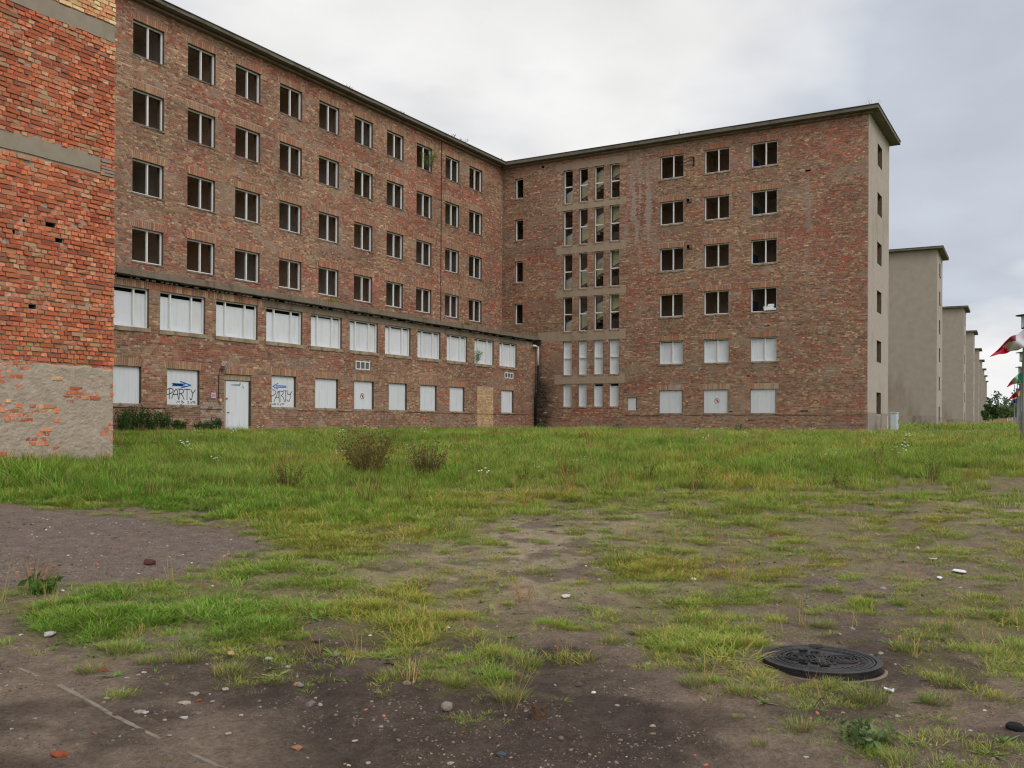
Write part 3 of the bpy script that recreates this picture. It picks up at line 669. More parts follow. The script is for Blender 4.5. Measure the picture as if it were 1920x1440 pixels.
mobj('wall', wall_mesh(0, LW, ZW0, Z1W, wh + bh_, 0.42, M_MORTAR), wing)
B = bricks(.02, LW - .03, ZW0, Z1W, wh + wlz + bands + bh_, rg)
cu, cz = (B[:, 0] + B[:, 1]) / 2, (B[:, 2] + B[:, 3]) / 2
fb = fbm(cu / 3.2, cz / 1.3, 241, 3); fs = fbm(cu / 1.1, cz / .22, 245, 2)
zt = cz - EYE
blob = lambda u, z, su, sz: np.exp(-((cu - u) / su) ** 2 - ((zt - z) / sz) ** 2)
red = 2.0 * (fb - .5) + 1.1 * (fs - .55) + .06
red += .75 * blob(20.5, 16.3, 3.2, .9) + .55 * blob(21.5, 12.2, 2.0, 4.0) + .5 * blob(10.0, 15.5, 1.6, 2.0) + .5 * blob(10.3, 10.4, 1.2, 1.8) + .35 * blob(3, 5.6, 3, 1.2) + .4 * blob(9.5, 7.6, 1.4, 1.2) + .35 * blob(16, 16.6, 4, .4) + .35 * blob(20.5, 8.3, 2.5, 1.5) - .4 * blob(18.8, 14.0, 1.6, 2.2) - .35 * blob(13, 14.5, 1.5, 2.0)
tan_ = .40 + 1.2 * (fbm(cu / 3.5 + 9, cz / 1.8, 251, 3) - .5) + .6 * blob(18.6, 14.2, 2.0, 2.4) + .5 * blob(13, 14.0, 1.5, 2.0) + .3 * blob(17, 9, 5, 4) - .3 * blob(3, 9, 3, 5)
col = facade_colours(cu, cz, rg, red, tan_, 203, rooms + narrow) * .97
# lime run-off beside the stair windows
ru = fbm(cu / .22, cz / 2.2, 61, 2); run = np.clip(blob(9.75, 13.2, .85, 2.6) * 1.5 * sstep(.45, .7, ru), 0, .75)
col = col * (1 - run[:, None]) + lin((150, 142, 136)) * K * run[:, None] * .9
run = np.clip((blob(20.0, 11.8, .16, 3.0)) * .9 * sstep(.35, .6, fbm(cu / .2, cz / .5, 66, 2)), 0, .6)
col = col * (1 - run[:, None]) + lin((138, 130, 124)) * K * run[:, None] * .9
wet = np.exp(-((cu - 2.95) / .95) ** 2) * (1 - sstep(Z(2.0), Z(3.6), cz)) * (.8 + .5 * (fbm(cu / .3, cz / .5, 19, 2) - .3)) + .5 * np.exp(-((cu - 2.72) / .3) ** 2) * (1 - sstep(Z(4), Z(5.2), cz))
col *= (1 - .88 * np.clip(wet * 1.3, 0, 1))[:, None]
darken = .22 * np.exp(-cu / .8) ; col *= (1 - darken)[:, None]  # darker towards the inner corner
lowp = (zt < .45) & (fbm(cu / .8, cz / .4, 88, 2) > .62); col[lowp] = col[lowp] * .5 + lin((128, 116, 112)) * K * .45
pr = 0.005 + 0.010 * rg.random(len(B)); pr[rg.random(len(B)) < .012] = -0.002
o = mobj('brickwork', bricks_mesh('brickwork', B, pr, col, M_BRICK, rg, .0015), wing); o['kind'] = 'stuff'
for (a, b, c, d) in bh_: MB().box(a, b, .2, .22, c, d).obj('hole_backing', M_DARK, wing)
for (a, b, c, d) in bands: MB().box(a, b, -.014, .05, c, d).obj('concrete_band', M_CONC, wing) if (a, b) != (0, 0) else None
for (a, b, c, d) in narrow:
    o = window(wing, a, c, b - a, d - c, recess=.13, mull=(), sill=(.09, .04, M_SILL), fw=.06); lintel(o, b - a, .13, .24, rg, .3, ext=.1, splay=.02)
for j, (c, d) in enumerate(SZ):
    for i, (a, b) in enumerate(SC):
        window(wing, a, Z(c), b - a, d - c, recess=.11, mull=(), rail=.5 if j < 5 else None, board=('behind' if j in (4, 5) else None), sill=(.09, .04, M_SILL), fw=.045, bgap=(.02 if j == 4 else (.0 if i < 2 else .12)))
for r in range(6):
    for a, b in RC:
        o = window(wing, a, ROWS[r] - WH, b - a, WH, recess=.11 if r < 5 else .13, mull=(.55,) if r < 5 else (), board=(None if r < 4 else ('behind' if r == 4 else 'front')), sill=(.09, .04, M_SILL), fw=.055, bgap=.04)
        lintel(o, b - a, .11, .30, rg, (.42 if r in (0, 3) else .22), splay=.05)
        if r == 5 and a == RC[1][0]: prohibition_sign(o, (b - a) * .53, WH * .52, .155, -.0385)
window(wing, small[0], small[2], small[1] - small[0], small[3] - small[2], recess=.1, mull=(), board='front', fw=.04)
for u, z in ports:
    MB().lathe([(.15, .0), (.15, -.03), (.115, -.03), (.105, .3)], 20).obj('round_vent', M_CONC_D, wing).matrix_local = Matrix.Translation((u, 0, Z(z))) @ Matrix.Rotation(-pi / 2, 4, 'X') @ Matrix.Scale(-1, 4, (0, 0, 1))
    MB().box(u - .15, u + .15, .3, .32, Z(z) - .15, Z(z) + .15).obj('vent_backing', M_DARK, wing)
# wrought bracket
y_, z_ = on_x(1301, 303, EX); ub = DY - y_
b = MB().box(ub - .03, ub + .04, -.05, 0, z_ - .28, z_ + .28)
b.tube([(ub, -.05, z_ + .24), (ub - .3, -.22, z_ + .20), (ub - .62, -.40, z_ + .02)], .02, 6); b.tube([(ub, -.05, z_ + .05), (ub - .3, -.22, z_ + .02), (ub - .7, -.45, z_ - .22)], .02, 6); b.tube([(ub, -.05, z_ - .2), (ub - .7, -.45, z_ - .22)], .02, 6)
b.obj('wall_bracket', M_IRON, wing)
for u0, u1, z in ((9.0, 11.1, .52), (12.8, 13.8, .55), (15.6, 16.6, .56), (18.3, 23.1, .56)):
    MB().tube([(u0, -.03, Z(z)), ((u0 + u1) / 2, -.03, Z(z - .01)), (u1, -.03, Z(z))], .011, 5).obj('wall_cable', M_IRON, wing)
# rooms and stairwell inside
MB().box(.02, .22, .43, 6.4, ZW0, Z(17)).obj('end_wall', M_INNER, wing)
MB().box(.43, LW - .43, 3.6, 3.75, Z(-1), Z(17)).obj('corridor_wall', M_INNER, wing)
for i in range(6):
    zf = ROWS[i] + .30
    if i: MB().box(9.62, LW - .43, .43, 3.58, zf, zf + .2).obj('floor_slab', M_INNER_D, wing)
    if i: MB().box(.45, 3.4, .43, 3.58, zf, zf + .2).obj('floor_slab', M_INNER_D, wing)
MB().box(.2, LW - .2, .43, 6.3, Z(16.75), Z(16.95)).obj('floor_slab', M_INNER_D, wing)
for e in (3.4, 9.5, 13.3, 16.45): MB().box(e - .06, e + .06, .43, 3.58, Z(-1), Z(16.7)).obj('partition', M_INNER, wing)
for r in range(4): MB().box(16.52, 16.56, .5, 2.2, ROWS[r] - 2.3, ROWS[r] - .55).obj('blue_dado', M_BLUE, wing)
for r in range(5):
    z0 = ROWS[r] - 2.45
    f = MB(); f.add([(4.1, .60, z0 - .1), (8.9, .60, z0 + 2.3), (8.9, .60, z0 + 3.0), (4.1, .60, z0 + .6), (4.1, .70, z0 - .1), (8.9, .70, z0 + 2.3), (8.9, .70, z0 + 3.0), (4.1, .70, z0 + .6)], [(0, 1, 2, 3), (7, 6, 5, 4), (0, 4, 5, 1), (3, 2, 6, 7)], 0)
    f.add([(4.1, .60, z0 + .6), (8.9, .60, z0 + 3.0), (8.9, .60, z0 + 3.28), (4.1, .60, z0 + .88), (4.1, .70, z0 + .6), (8.9, .70, z0 + 3.0), (8.9, .70, z0 + 3.28), (4.1, .70, z0 + .88)], [(0, 1, 2, 3), (7, 6, 5, 4), (3, 2, 6, 7)], 1)
    st = f.obj('stair_parapet', [M_STAIRG, M_STAIRW], wing)
    g = MB()
    for k in range(14): g.box(4.1 + .343 * k, 4.1 + .343 * (k + 1), .71, 2.0, z0 - .15 + .17 * k, z0 + .02 + .17 * (k + 1))
    g.obj('steps', M_INNER_D, st)
    MB().box(3.5, 4.1, .6, 2.3, z0 - .2, z0).obj('landing', M_INNER, st)
    MB().box(3.6, 4.15, .9, 1.0, z0, z0 + .95).obj('landing_parapet', M_STAIRG, st)
# gable end, plaster
def gob(o): o.matrix_local = Matrix.Translation((LW, 0, 0)) @ Matrix.Rotation(pi / 2, 4, 'Z') @ o.matrix_local; return o
gw = [(2.75, 4.25, ROWS[i] - 1.42, ROWS[i] - .18) for i in range(6)]
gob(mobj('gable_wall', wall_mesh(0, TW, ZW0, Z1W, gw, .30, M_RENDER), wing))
for i, (a, b, c, d) in enumerate(gw):
    o = gob(window(wing, a, c, b - a, d - c, recess=.16, mull=(.5,), board='behind' if i > 3 else None, sill=(.08, .05, M_CONC_D), fw=.06)); 
gob(MB().box(2.2, 4.8, 1.2, 1.22, ZW0, Z(16.5)).obj('gable_dark_sheet', M_DARK, wing))  # near-black sheet added so the gable windows look unlit
gob(MB().box(-.012, 2.70, -.03, 0, ZW0, Z(.70)).box(2.7, 4.3, -.03, 0, ZW0, Z(.54)).box(4.3, TW + .03, -.03, 0, ZW0, Z(.70)).obj('plinth', M_PLINTH, wing))
gob(MB().box(TW - .42, TW - .34, -.05, -.031, ZW0, Z(.55)).obj('white_strip', M_BOARD, wing))
MB().box(0.1, LW - .31, TW - .3, TW, ZW0, Z1W).obj('rear_wall', M_RENDER2, wing)
MB().box(.5, LW - .4, 3.8, 4.0, ZW0, Z(16.7)).obj('inner_wall', M_INNER, wing)
b = MB(); n = 16
for k in range(n): b.box(-8 + (LW + 8.55) * k / n, -8 + (LW + 8.55) * (k + 1) / n, -.55 + rs.uniform(-.012, .012), TW + .55, Z(17.01) + rs.uniform(-.006, .006), Z(17.19) + rs.uniform(-.006, .006))
wr = b.obj('roof_slab', M_EAVE, wing)
MB().box(-8, LW + .58, -.585, TW + .58, Z(17.205), Z(17.24)).obj('roof_felt', M_ROOF, wr)
MB().box(.0, LW + .2, -.2, -.002, Z(16.90), Z(17.0)).obj('cornice', M_CONC_D, wr)
def crumple(b):
    r_ = random.Random(4); b.v = [(x + r_.uniform(-.03, .03), y + r_.uniform(-.03, .03), z + r_.uniform(-.02, .02)) for x, y, z in b.v]; return b
bag = crumple(MB().box(-.22, .22, -.34, .3, 0, .12).box(-.2, .2, -.2, .34, .121, .25).box(-.16, .18, -.24, .1, .251, .36)).obj('plastic_bag', M_WHITE, None); bag.location = (EX + .16, DY - 17.85, ROWS[3] - WH + .06)
tag(bag, 'crumpled white plastic bag lying on a windowsill of the stair wing', 'bag')

# ================================================================== the torn wing end on the left
DL, XL = 17.0, 5.0; COURSE, BL = 0.09, 0.28
torn = empty('torn_wing', (XL, DL, 0), 0, 'torn-open wing end of raw orange brick above a plastered base', 'building')
LT = 12.72 - XL
zb = lambda px, py: on_y(px, py, DL)
bandA = (0, zb(186, 300)[0] - XL, Z(5.06), Z(5.40)); bandB = (0, LT - .03, Z(7.80), Z(8.14))
mis = []
for px, py, w_, h_ in ((94, 427, .2, .09), (110, 455, .16, .09), (60, 580, .16, .085), (25, 441, .06, .09), (45, 420, .06, .06), (165, 318, .08, .06)):
    x_, z_ = zb(px, py); z_ = Z(-1.2) + round((z_ - Z(-1.2)) / COURSE) * COURSE; mis.append((x_ - XL - w_ / 2, x_ - XL + w_ / 2, z_ + .004, z_ + h_))
ZT1 = Z(17.2)
tw = mobj('wall', wall_mesh(0, LT, Z(-1.2), ZT1, mis, .3, M_MORTAR_L), torn)
for (a, b, c, d) in mis: MB().box(a, b, .22, .24, c, d).obj('hole_backing', M_DARK, torn)
rg2 = np.random.default_rng(23)
B = bricks(0, LT - .005, Z(-1.2), Z(9.6), mis + [bandA, bandB], rg2, hd=.42, gap=.022)
B = B[(B[:, 1] - B[:, 0]) > .04]
cu, cz = (B[:, 0] + B[:, 1]) / 2, (B[:, 2] + B[:, 3]) / 2; nb = len(B)
OP = np.array([lin(c) for c in ((196, 110, 72), (186, 96, 62), (168, 82, 58), (196, 132, 98), (184, 148, 112), (146, 92, 72), (172, 122, 92))]) * K * .93
f1 = fbm(cu / 1.5, cz / .5, 311, 3)
pw = np.stack([np.full(nb, .36), np.full(nb, .26), .06 + .22 * (f1 > .58), np.full(nb, .12), .07 + .14 * (f1 < .40), np.full(nb, .07), np.full(nb, .09)], 1); pw /= pw.sum(1, keepdims=True)
kk = (np.cumsum(pw, 1) < rg2.random(nb)[:, None]).sum(1).clip(0, 6)
tcol = OP[kk] * rg2.normal(.97, .12, (nb, 1)).clip(.65, 1.35) * rg2.normal(1, .03, (nb, 3)); tcol *= (.82 + .34 * fbm(cu / .9, cz / .9, 317, 3))[:, None]
up = cz > Z(8.1); tcol[up] = np.array([lin(random.choice([(205, 178, 130), (190, 160, 112), (214, 190, 146), (196, 140, 100)])) for _ in range(int(up.sum()))]) * K
tcol = tcol * .88 + .12 * tcol.mean(0); tcol = tcol * .90 + .10 * tcol.mean(1, keepdims=True) * np.array([1.15, .98, .88]); tcol = np.clip(tcol, .02, .9)
proud = .016 + .032 * rg2.random(nb) ** 1.5; proud += .03 * (fbm(cu / 1.2, cz / .8, 321, 2) - .4); proud = np.maximum(proud, .006)
rec = rg2.random(nb) < .018; proud[rec] = .001
low = cz < Z(1.12); expo = fbm(cu / .7, cz / .35, 411, 3) + .10 * np.exp(-((cz - Z(-.45)) / .3) ** 2) * (cu < LT - 1.7) + .10 * (cu > LT - .2) + rg2.normal(0, .05, nb)
proud[low] = np.where(expo[low] > .60, .020 + .010 * rg2.random(int(low.sum())), .004)
# the largest bricks in view are single objects that share meshes
ax, ay, d = to_px(XL + cu, np.full(nb, DL), cz)
area = (B[:, 1] - B[:, 0]) * (B[:, 3] - B[:, 2]) / d ** 2
vis = (ax > -6) & (ay > -4) & (cz > Z(1.15)) & (cz < Z(7.8)) & ~rec
order = np.argsort(np.where(vis, -area, 1)); single = order[:300]
mask = np.ones(nb, bool); mask[single] = False
o = mobj('brickwork', bricks_mesh('brickwork', B[mask], proud[mask], tcol[mask], M_ORANGE, rg2, .006), tw); o['kind'] = 'stuff'
UB = []
for k in range(24):
    b1 = np.array([[-.5, .5, -.5, .5]]); V = brick_verts(b1, np.array([1.0]), rg2, 0, 0)
    V[:, :4, 0] += rg2.normal(0, .018, (1, 4)); V[:, :4, 2] += rg2.normal(0, .07, (1, 4)); V[:, :4, 1] += rg2.normal(0, .16, (1, 4))
    cc = OP[k % 7] * rg2.normal(.95, .12); cc = cc * .88 + .12 * OP.mean(0); cc = np.clip(cc * .90 + .10 * cc.mean() * np.array([1.15, .98, .88]), .02, .9)
    UB.append((k % 7, quadmesh('brick', V.reshape(-1, 3), FACES5, M_ORANGE, col=np.repeat(cc[None], 8, 0))))
for i in single:
    cand = [m_ for q, m_ in UB if q == kk[i]]
    o = mobj('brick', random.choice(cand), tw, ((B[i, 0] + B[i, 1]) / 2, .004, (B[i, 2] + B[i, 3]) / 2), None, (B[i, 1] - B[i, 0], proud[i] + .004, B[i, 3] - B[i, 2]))
def rough_slab(a, b, c, d, m, name, parent, seed):
    n = 34; r_ = random.Random(seed); q = MB(); e = [a + (b - a) * k / n for k in range(n + 1)]
    tp = [d + r_.uniform(-.012, .012) for _ in e]; bt = [c + r_.uniform(-.012, .012) for _ in e]; pp = [-.03 + r_.uniform(-.006, .006) for _ in e]
    for k in range(n):
        q.add([(e[k], pp[k], bt[k]), (e[k + 1], pp[k + 1], bt[k + 1]), (e[k + 1], pp[k + 1], tp[k + 1]), (e[k], pp[k], tp[k]), (e[k], .05, bt[k]), (e[k + 1], .05, bt[k + 1]), (e[k + 1], .05, tp[k + 1]), (e[k], .05, tp[k])], [(0, 1, 2, 3), (3, 2, 6, 7), (4, 5, 1, 0)])
    q.add([(b, pp[-1], bt[-1]), (b, .05, bt[-1]), (b, .05, tp[-1]), (b, pp[-1], tp[-1])], [(0, 1, 2, 3)])
    return q.obj(name, m, parent)
rough_slab(*bandA, M_CONC_G, 'floor_slab_edge', torn, 1); rough_slab(*bandB, M_CONC_G, 'floor_slab_edge', torn, 2)
# bedded slates where the slab has been levered out
b = MB(); r_ = random.Random(8)
for k in range(5): b.box(bandA[1] + .03, bandA[1] + .34 - r_.uniform(0, .1), -.03 - r_.uniform(0, .02), .02, Z(5.02) + .068 * k, Z(5.02) + .068 * k + .045)
b.obj('slate_packing', M_PLINTH, torn)
# plaster coat on the base, broken through to the brick in places
nu, nz_ = 420, 140; U, ZZ = np.meshgrid(np.linspace(0, LT, nu), np.linspace(Z(-1.2), Z(1.32), nz_))
top = Z(1.08) + .16 * (fbm(U / .5, U * 0 + 3.3, 401, 4) - .5) * 2 * .6
pz = .021 + .013 * (fbm(U / .30, ZZ / .16, 403, 4) - .5) * 2 + .010 * (fbm(U / .07, ZZ / .05, 404, 3) - .5) * 2 + .004 * RNG.normal(size=U.shape)
edge = sstep(-.05, .03, top - ZZ); pz = pz * edge - .014 * (1 - edge)
pz = pz * sstep(0, .03, LT + .001 - U) + .0
V = np.stack([U, -pz, ZZ], 2).reshape(-1, 3); ii = np.arange(nu * nz_).reshape(nz_, nu)
Q = np.stack([ii[:-1, :-1], ii[:-1, 1:], ii[1:, 1:], ii[1:, :-1]], 2).reshape(-1, 4)
mobj('plaster_coat', quadmesh('plaster_coat', V, Q, M_PLASTER, smooth=True), torn)
b = MB().box(LT - .3, LT - .002, .004, 15.4, Z(-1.2), ZT1 - .01).box(0, .3, .31, 15.4, Z(-1.2), ZT1).box(.3, LT - .3, 15.1, 15.4, Z(-1.2), ZT1); b.obj('side_walls', M_RENDER2, torn)
MB().box(-.5, LT + .5, .1, 15.5, ZT1, ZT1 + .18).obj('roof_slab', M_CONC, torn)

# ================================================================== the plastered wings beyond
def far_wing(px_corner, depth, rz, n, label):
    x, y, _ = at_depth(px_corner, 700, depth)
    root = empty('plastered_wing', (x, y, 0), rz, label, 'building', 'plastered wings in a receding row')
    gz = float(ground_z(x, y)); z0 = gz - .6; zt = Z(16.95)
    g = [(2.75, 4.1, ROWS[i] - 1.42, ROWS[i] - .18) for i in range(6)]
    L = 26
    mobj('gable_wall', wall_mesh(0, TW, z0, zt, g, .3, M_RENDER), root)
    for i, (a, b, c, d) in enumerate(g):
        window(root, a, c, b - a, d - c, recess=.16, mull=(.5,), board='behind' if i > 3 else None, sill=(.08, .05, M_CONC_D), fw=.06)
        MB().box(a - .2, b + .2, 1.5, 1.52, c - .3, d + .3).obj('inner_wall', M_DARK, root)  # near-black sheet, shade of the room behind put into its colour
    MB().box(.002, .3, .004, L, z0, zt - .003).obj('side_wall', M_RENDER2, root); MB().box(TW - .3, TW - .002, .004, L, z0, zt - .003).obj('side_wall', M_RENDER2, root)
    MB().box(.3, TW - .3, L - .3, L, z0, zt).obj('rear_wall', M_RENDER2, root)
    MB().box(-.025, 0, .0, L, z0, Z(.95)).obj('plinth', M_PLINTH, root)
    MB().box(0, 2.7, -.03, 0, z0, Z(.85)).box(4.15, TW + .03, -.03, 0, z0, Z(.85)).obj('plinth', M_PLINTH, root)
    MB().box(.1, .32, -.05, -.031, z0, Z(.9)).obj('white_strip', M_BOARD, root)
    rf = MB().box(-.55, TW + .55, -.55, L + .5, zt + .01, zt + .19).obj('roof_slab', M_EAVE, root)
    MB().box(-.58, TW + .58, -.58, L + .5, zt + .2, zt + .235).obj('roof_felt', M_ROOF, rf)
    return root
FWD = [(1756, 91.0), (1806.5, 136.0), (1825.0, 171), (1835.0, 210), (1841.2, 246), (1845.5, 284), (1848.2, 322), (1850.6, 362)]
ordn = ['first', 'second', 'third', 'fourth', 'fifth', 'sixth', 'seventh', 'eighth']
for k, (px, dd) in enumerate(FWD):
    far_wing(px, dd, radians(1.9 + .35 * k), k, 'beige plastered wing with flat overhanging roof, %s one beyond the brick stair wing' % ordn[k])

# ================================================================== ground
COV = """
999999999999999999999998
999999999999999999999887
999999999999999999998766
999999999999888888877665
999988876665555554444443
032346666554433445444433
000024566663243444444333
000003466543134544443333
100015655333235544433333
456667665543235544432333
377777766652234553222344
114223222444411566110344
001112211233200055331333
000001000011200000221111
000000000001000000112111
000000000000000000011111
"""
COV = np.array([[int(c) for c in r] for r in COV.split()], float) / 9.0      # rows: 40 px steps from y = 810, columns: 80 px from x = 40
# keep the rows readable: y centres
CY_ROWS = np.array([805, 835, 865, 895, 925, 960, 990, 1025, 1065, 1110, 1160, 1215, 1265, 1315, 1365, 1415], float)
def cover(px, py):
    px = np.asarray(px, float); py = np.asarray(py, float)
    fx = np.clip((px - 40) / 80.0, 0, 22.999); i = fx.astype(int); fx = fx - i
    fy = np.interp(py, CY_ROWS, np.arange(len(CY_ROWS))); fy = np.clip(fy, 0, len(CY_ROWS) - 1.001); j = fy.astype(int); fy = fy - j
    return (COV[j, i] * (1 - fx) + COV[j, i + 1] * fx) * (1 - fy) + (COV[j + 1, i] * (1 - fx) + COV[j + 1, i + 1] * fx) * fy
def in_poly(px, py, poly):
    px = np.asarray(px, float); py = np.asarray(py, float); c = np.zeros(px.shape, bool); n = len(poly)
    for i in range(n):
        x1, y1 = poly[i]; x2, y2 = poly[(i + 1) % n]
        t = ((y1 > py) != (y2 > py)) & (px < (x2 - x1) * (py - y1) / ((y2 - y1) if y2 != y1 else 1e-9) + x1); c ^= t
    return c
PAD = [(-900, 945), (0, 952), (130, 962), (240, 972), (330, 985), (440, 1005), (525, 1026), (470, 1040), (390, 1056), (300, 1072), (240, 1086), (120, 1092), (0, 1100), (-900, 1110)]
th = np.unique(np.concatenate([np.linspace(YAW - .76, YAW + .76, 640), np.linspace(YAW + .78, YAW + 2 * pi - .78, 120)]))
rad = np.concatenate([[0.4], np.geomspace(1.6, 60, 640), np.geomspace(62, 4500, 70)])
TH, RR = np.meshgrid(th, rad); GXm, GYm = RR * np.cos(TH), RR * np.sin(TH)
GZm = ground_z(GXm, GYm)
gpx, gpy, gd = to_px(GXm, GYm, GZm); front = (GXm * FW[0] + GYm * FW[1]) > 1.0
gpy = np.where(front, gpy, 1440.0); gpx = np.where(front, gpx, 960.0)
gc = cover(gpx, gpy); gc = np.where(RR > 70, 1.0, gc)
wob = 26 * (fbm(GXm / .9, GYm / .9, 71, 3) - .5)
pad = in_poly(gpx + wob, gpy + wob * .6, PAD)
nA = fbm(GXm / 1.1, GYm / 1.1, 61, 4); nB = fbm(GXm / .28, GYm / .28, 67, 3); nC = fbm(GXm / .07, GYm / .07, 69, 2)
soil = lin((118, 104, 91)); wet = lin((76, 66, 60)); sand = lin((150, 136, 119)); gravel = lin((114, 103, 95)); moss = lin((116, 114, 62)); thatch = lin((92, 92, 48))
def mixc(a, b, t): return a * (1 - t[..., None]) + b * t[..., None]
shp = GXm.shape + (3,)
gcol = np.broadcast_to(soil, shp).copy()
wt = np.clip(sstep(.46, .60, nA) * (.30 + .5 * sstep(1140, 1220, gpy)) + .95 * sstep(1180, 1290, gpy) * sstep(380, 640, gpx) * (1 - sstep(1050, 1350, gpx)) + .5 * (nB - .5), 0, 1)
gcol = mixc(gcol, wet, wt)
sd = np.clip(np.exp(-((gpx - 1880) / 120) ** 2 - ((gpy - 950) / 22) ** 2) + .7 * np.exp(-((gpx - 960) / 130) ** 2 - ((gpy - 995) / 26) ** 2) + .45 * np.exp(-((gpx - 1850) / 160) ** 2 - ((gpy - 860) / 26) ** 2), 0, 1) * sstep(.35, .55, nB)
sd = np.clip(sd + .9 * sstep(935, 975, gpy) * (1 - sstep(1100, 1170, gpy)) * sstep(420, 700, gpx) * (1 - .75 * sstep(1150, 1400, gpx)) * sstep(.40, .58, nB), 0, 1)
gcol = mixc(gcol, sand, sd)
gcol = mixc(gcol, moss, np.clip(sstep(.15, .65, gc + .9 * (nB - .5)) * .5, 0, .5))
gcol = mixc(gcol, thatch, sstep(.70, .92, gc))
gcol = mixc(gcol, gravel, pad * (.8 + .2 * nB))
gcol = gcol * (0.80 + .40 * nC)[..., None] * 1.22
nr, nt = GXm.shape; ii = np.arange(nr * nt).reshape(nr, nt); jn = np.roll(ii, -1, 1)
Q = np.stack([ii[:-1], ii[1:], jn[1:], jn[:-1]], 2).reshape(-1, 4)
M_SOIL = bpy.data.materials.new('soil'); M_SOIL.use_nodes = True
def soil_nodes():
    t = M_SOIL.node_tree; l = t.links; b = t.nodes['Principled BSDF']; b.inputs['Roughness'].default_value = .96; b.inputs['Specular IOR Level'].default_value = .12
    a = N(t, 'ShaderNodeAttribute', attribute_name='Col'); co = N(t, 'ShaderNodeTexCoord'); out = a.outputs['Color']; hs = []
    for sc_, lo, hi, dt in ((7, .82, 1.16, 5), (38, .72, 1.26, 5), (150, .72, 1.30, 3)):
        n = N(t, 'ShaderNodeTexNoise'); n.inputs['Scale'].default_value = sc_; n.inputs['Detail'].default_value = dt; n.inputs['Roughness'].default_value = .62; l.new(co.outputs['Object'], n.inputs['Vector'])
        m = N(t, 'ShaderNodeMapRange'); m.inputs['From Min'].default_value = .3; m.inputs['From Max'].default_value = .7; m.inputs['To Min'].default_value = lo; m.inputs['To Max'].default_value = hi; l.new(n.outputs['Fac'], m.inputs['Value'])
        v = N(t, 'ShaderNodeVectorMath', operation='SCALE'); l.new(out, v.inputs[0]); l.new(m.outputs['Result'], v.inputs['Scale']); out = v.outputs[0]; hs.append(n.outputs['Fac'])
    l.new(out, b.inputs['Base Color'])
    bp = N(t, 'ShaderNodeBump'); bp.inputs['Strength'].default_value = .9; bp.inputs['Distance'].default_value = .035; l.new(hs[1], bp.inputs['Height'])
    b2 = N(t, 'ShaderNodeBump'); b2.inputs['Strength'].default_value = .7; b2.inputs['Distance'].default_value = .010; l.new(hs[2], b2.inputs['Height']); l.new(bp.outputs[0], b2.inputs['Normal']); l.new(b2.outputs[0], b.inputs['Normal'])
soil_nodes()
ground = mobj('ground', quadmesh('ground', np.stack([GXm, GYm, GZm], 2).reshape(-1, 3), Q, M_SOIL, col=np.clip(gcol, .005, .9).reshape(-1, 3), smooth=True))
tag(ground, 'bare sandy soil with grass patches in front of the brick buildings', 'ground', kind='structure')

# ------------------------------------------------------------------ grass
def blade(V, Fq, Fc, base, ang, h, w, lean, curl, c0, c1, rng):
    """tapered blade: three segments ending in a point"""
    dx, dy = cos(ang), sin(ang); sx, sy = -dy, dx
    n = len(V); pts = []
    for k, t in enumerate((0, .4, .75)):
        o = lean * t + curl * t * t; z = h * (t - .25 * min(1, (lean + curl) / max(h, 1e-3)) * t * t); ww = w * (1 - .55 * t) / 2
        px, py = base[0] + dx * o, base[1] + dy * o
        pts += [(px - sx * ww, py - sy * ww, z), (px + sx * ww, py + sy * ww, z)]
    o = lean + curl; pts.append((base[0] + dx * o, base[1] + dy * o, h * (1 - .25 * min(1, (lean + curl) / max(h, 1e-3)))))
    V += pts; Fq += [(n, n + 1, n + 3, n + 2), (n + 2, n + 3, n + 5, n + 4), (n + 4, n + 5, n + 6)]
    for t in (0, 0, .4, .4, .75, .75, 1): Fc.append(c0 * (1 - t) + c1 * t)
def tuft_mesh(name, rng, n, rad_, h, w, lean, green, tip, dry=.12, stalks=0, mat_=None):
    V, F_, Cc = [], [], []
    for k in range(n):
        a = rng.random() * 2 * pi; r = rad_ * sqrt(rng.random()); hh = h * rng.uniform(.5, 1.1); le = lean * rng.uniform(.2, 1.2) * hh
        isdry = rng.random() < dry
        g = (lin((176, 152, 96)) if isdry else lin(green) * rng.normal(1, .14)); t = (lin((190, 168, 112)) if isdry else lin(tip) * rng.normal(1, .14))
        blade(V, F_, Cc, (r * cos(a), r * sin(a)), a + rng.normal(0, .9), hh, w * rng.uniform(.7, 1.3), le, le * rng.uniform(0, .8), np.clip(g, .005, 1), np.clip(t, .005, 1), rng)
    for k in range(stalks):
        a = rng.random() * 2 * pi; r = rad_ * .6 * rng.random(); hh = h * rng.uniform(1.2, 1.9); s = lin((176, 150, 104))
        blade(V, F_, Cc, (r * cos(a), r * sin(a)), a, hh, w * .55, hh * rng.uniform(.05, .35), 0.02, s, s * .9, rng)
    me = bpy.data.meshes.new(name); me.from_pydata(V, [], F_)
    ca = me.color_attributes.new('Col', 'FLOAT_COLOR', 'POINT'); cc = np.ones((len(V), 4), np.float32); cc[:, :3] = np.array(Cc); ca.data.foreach_set('color', cc.ravel())
    me.materials.append(mat_); me.update(); return me
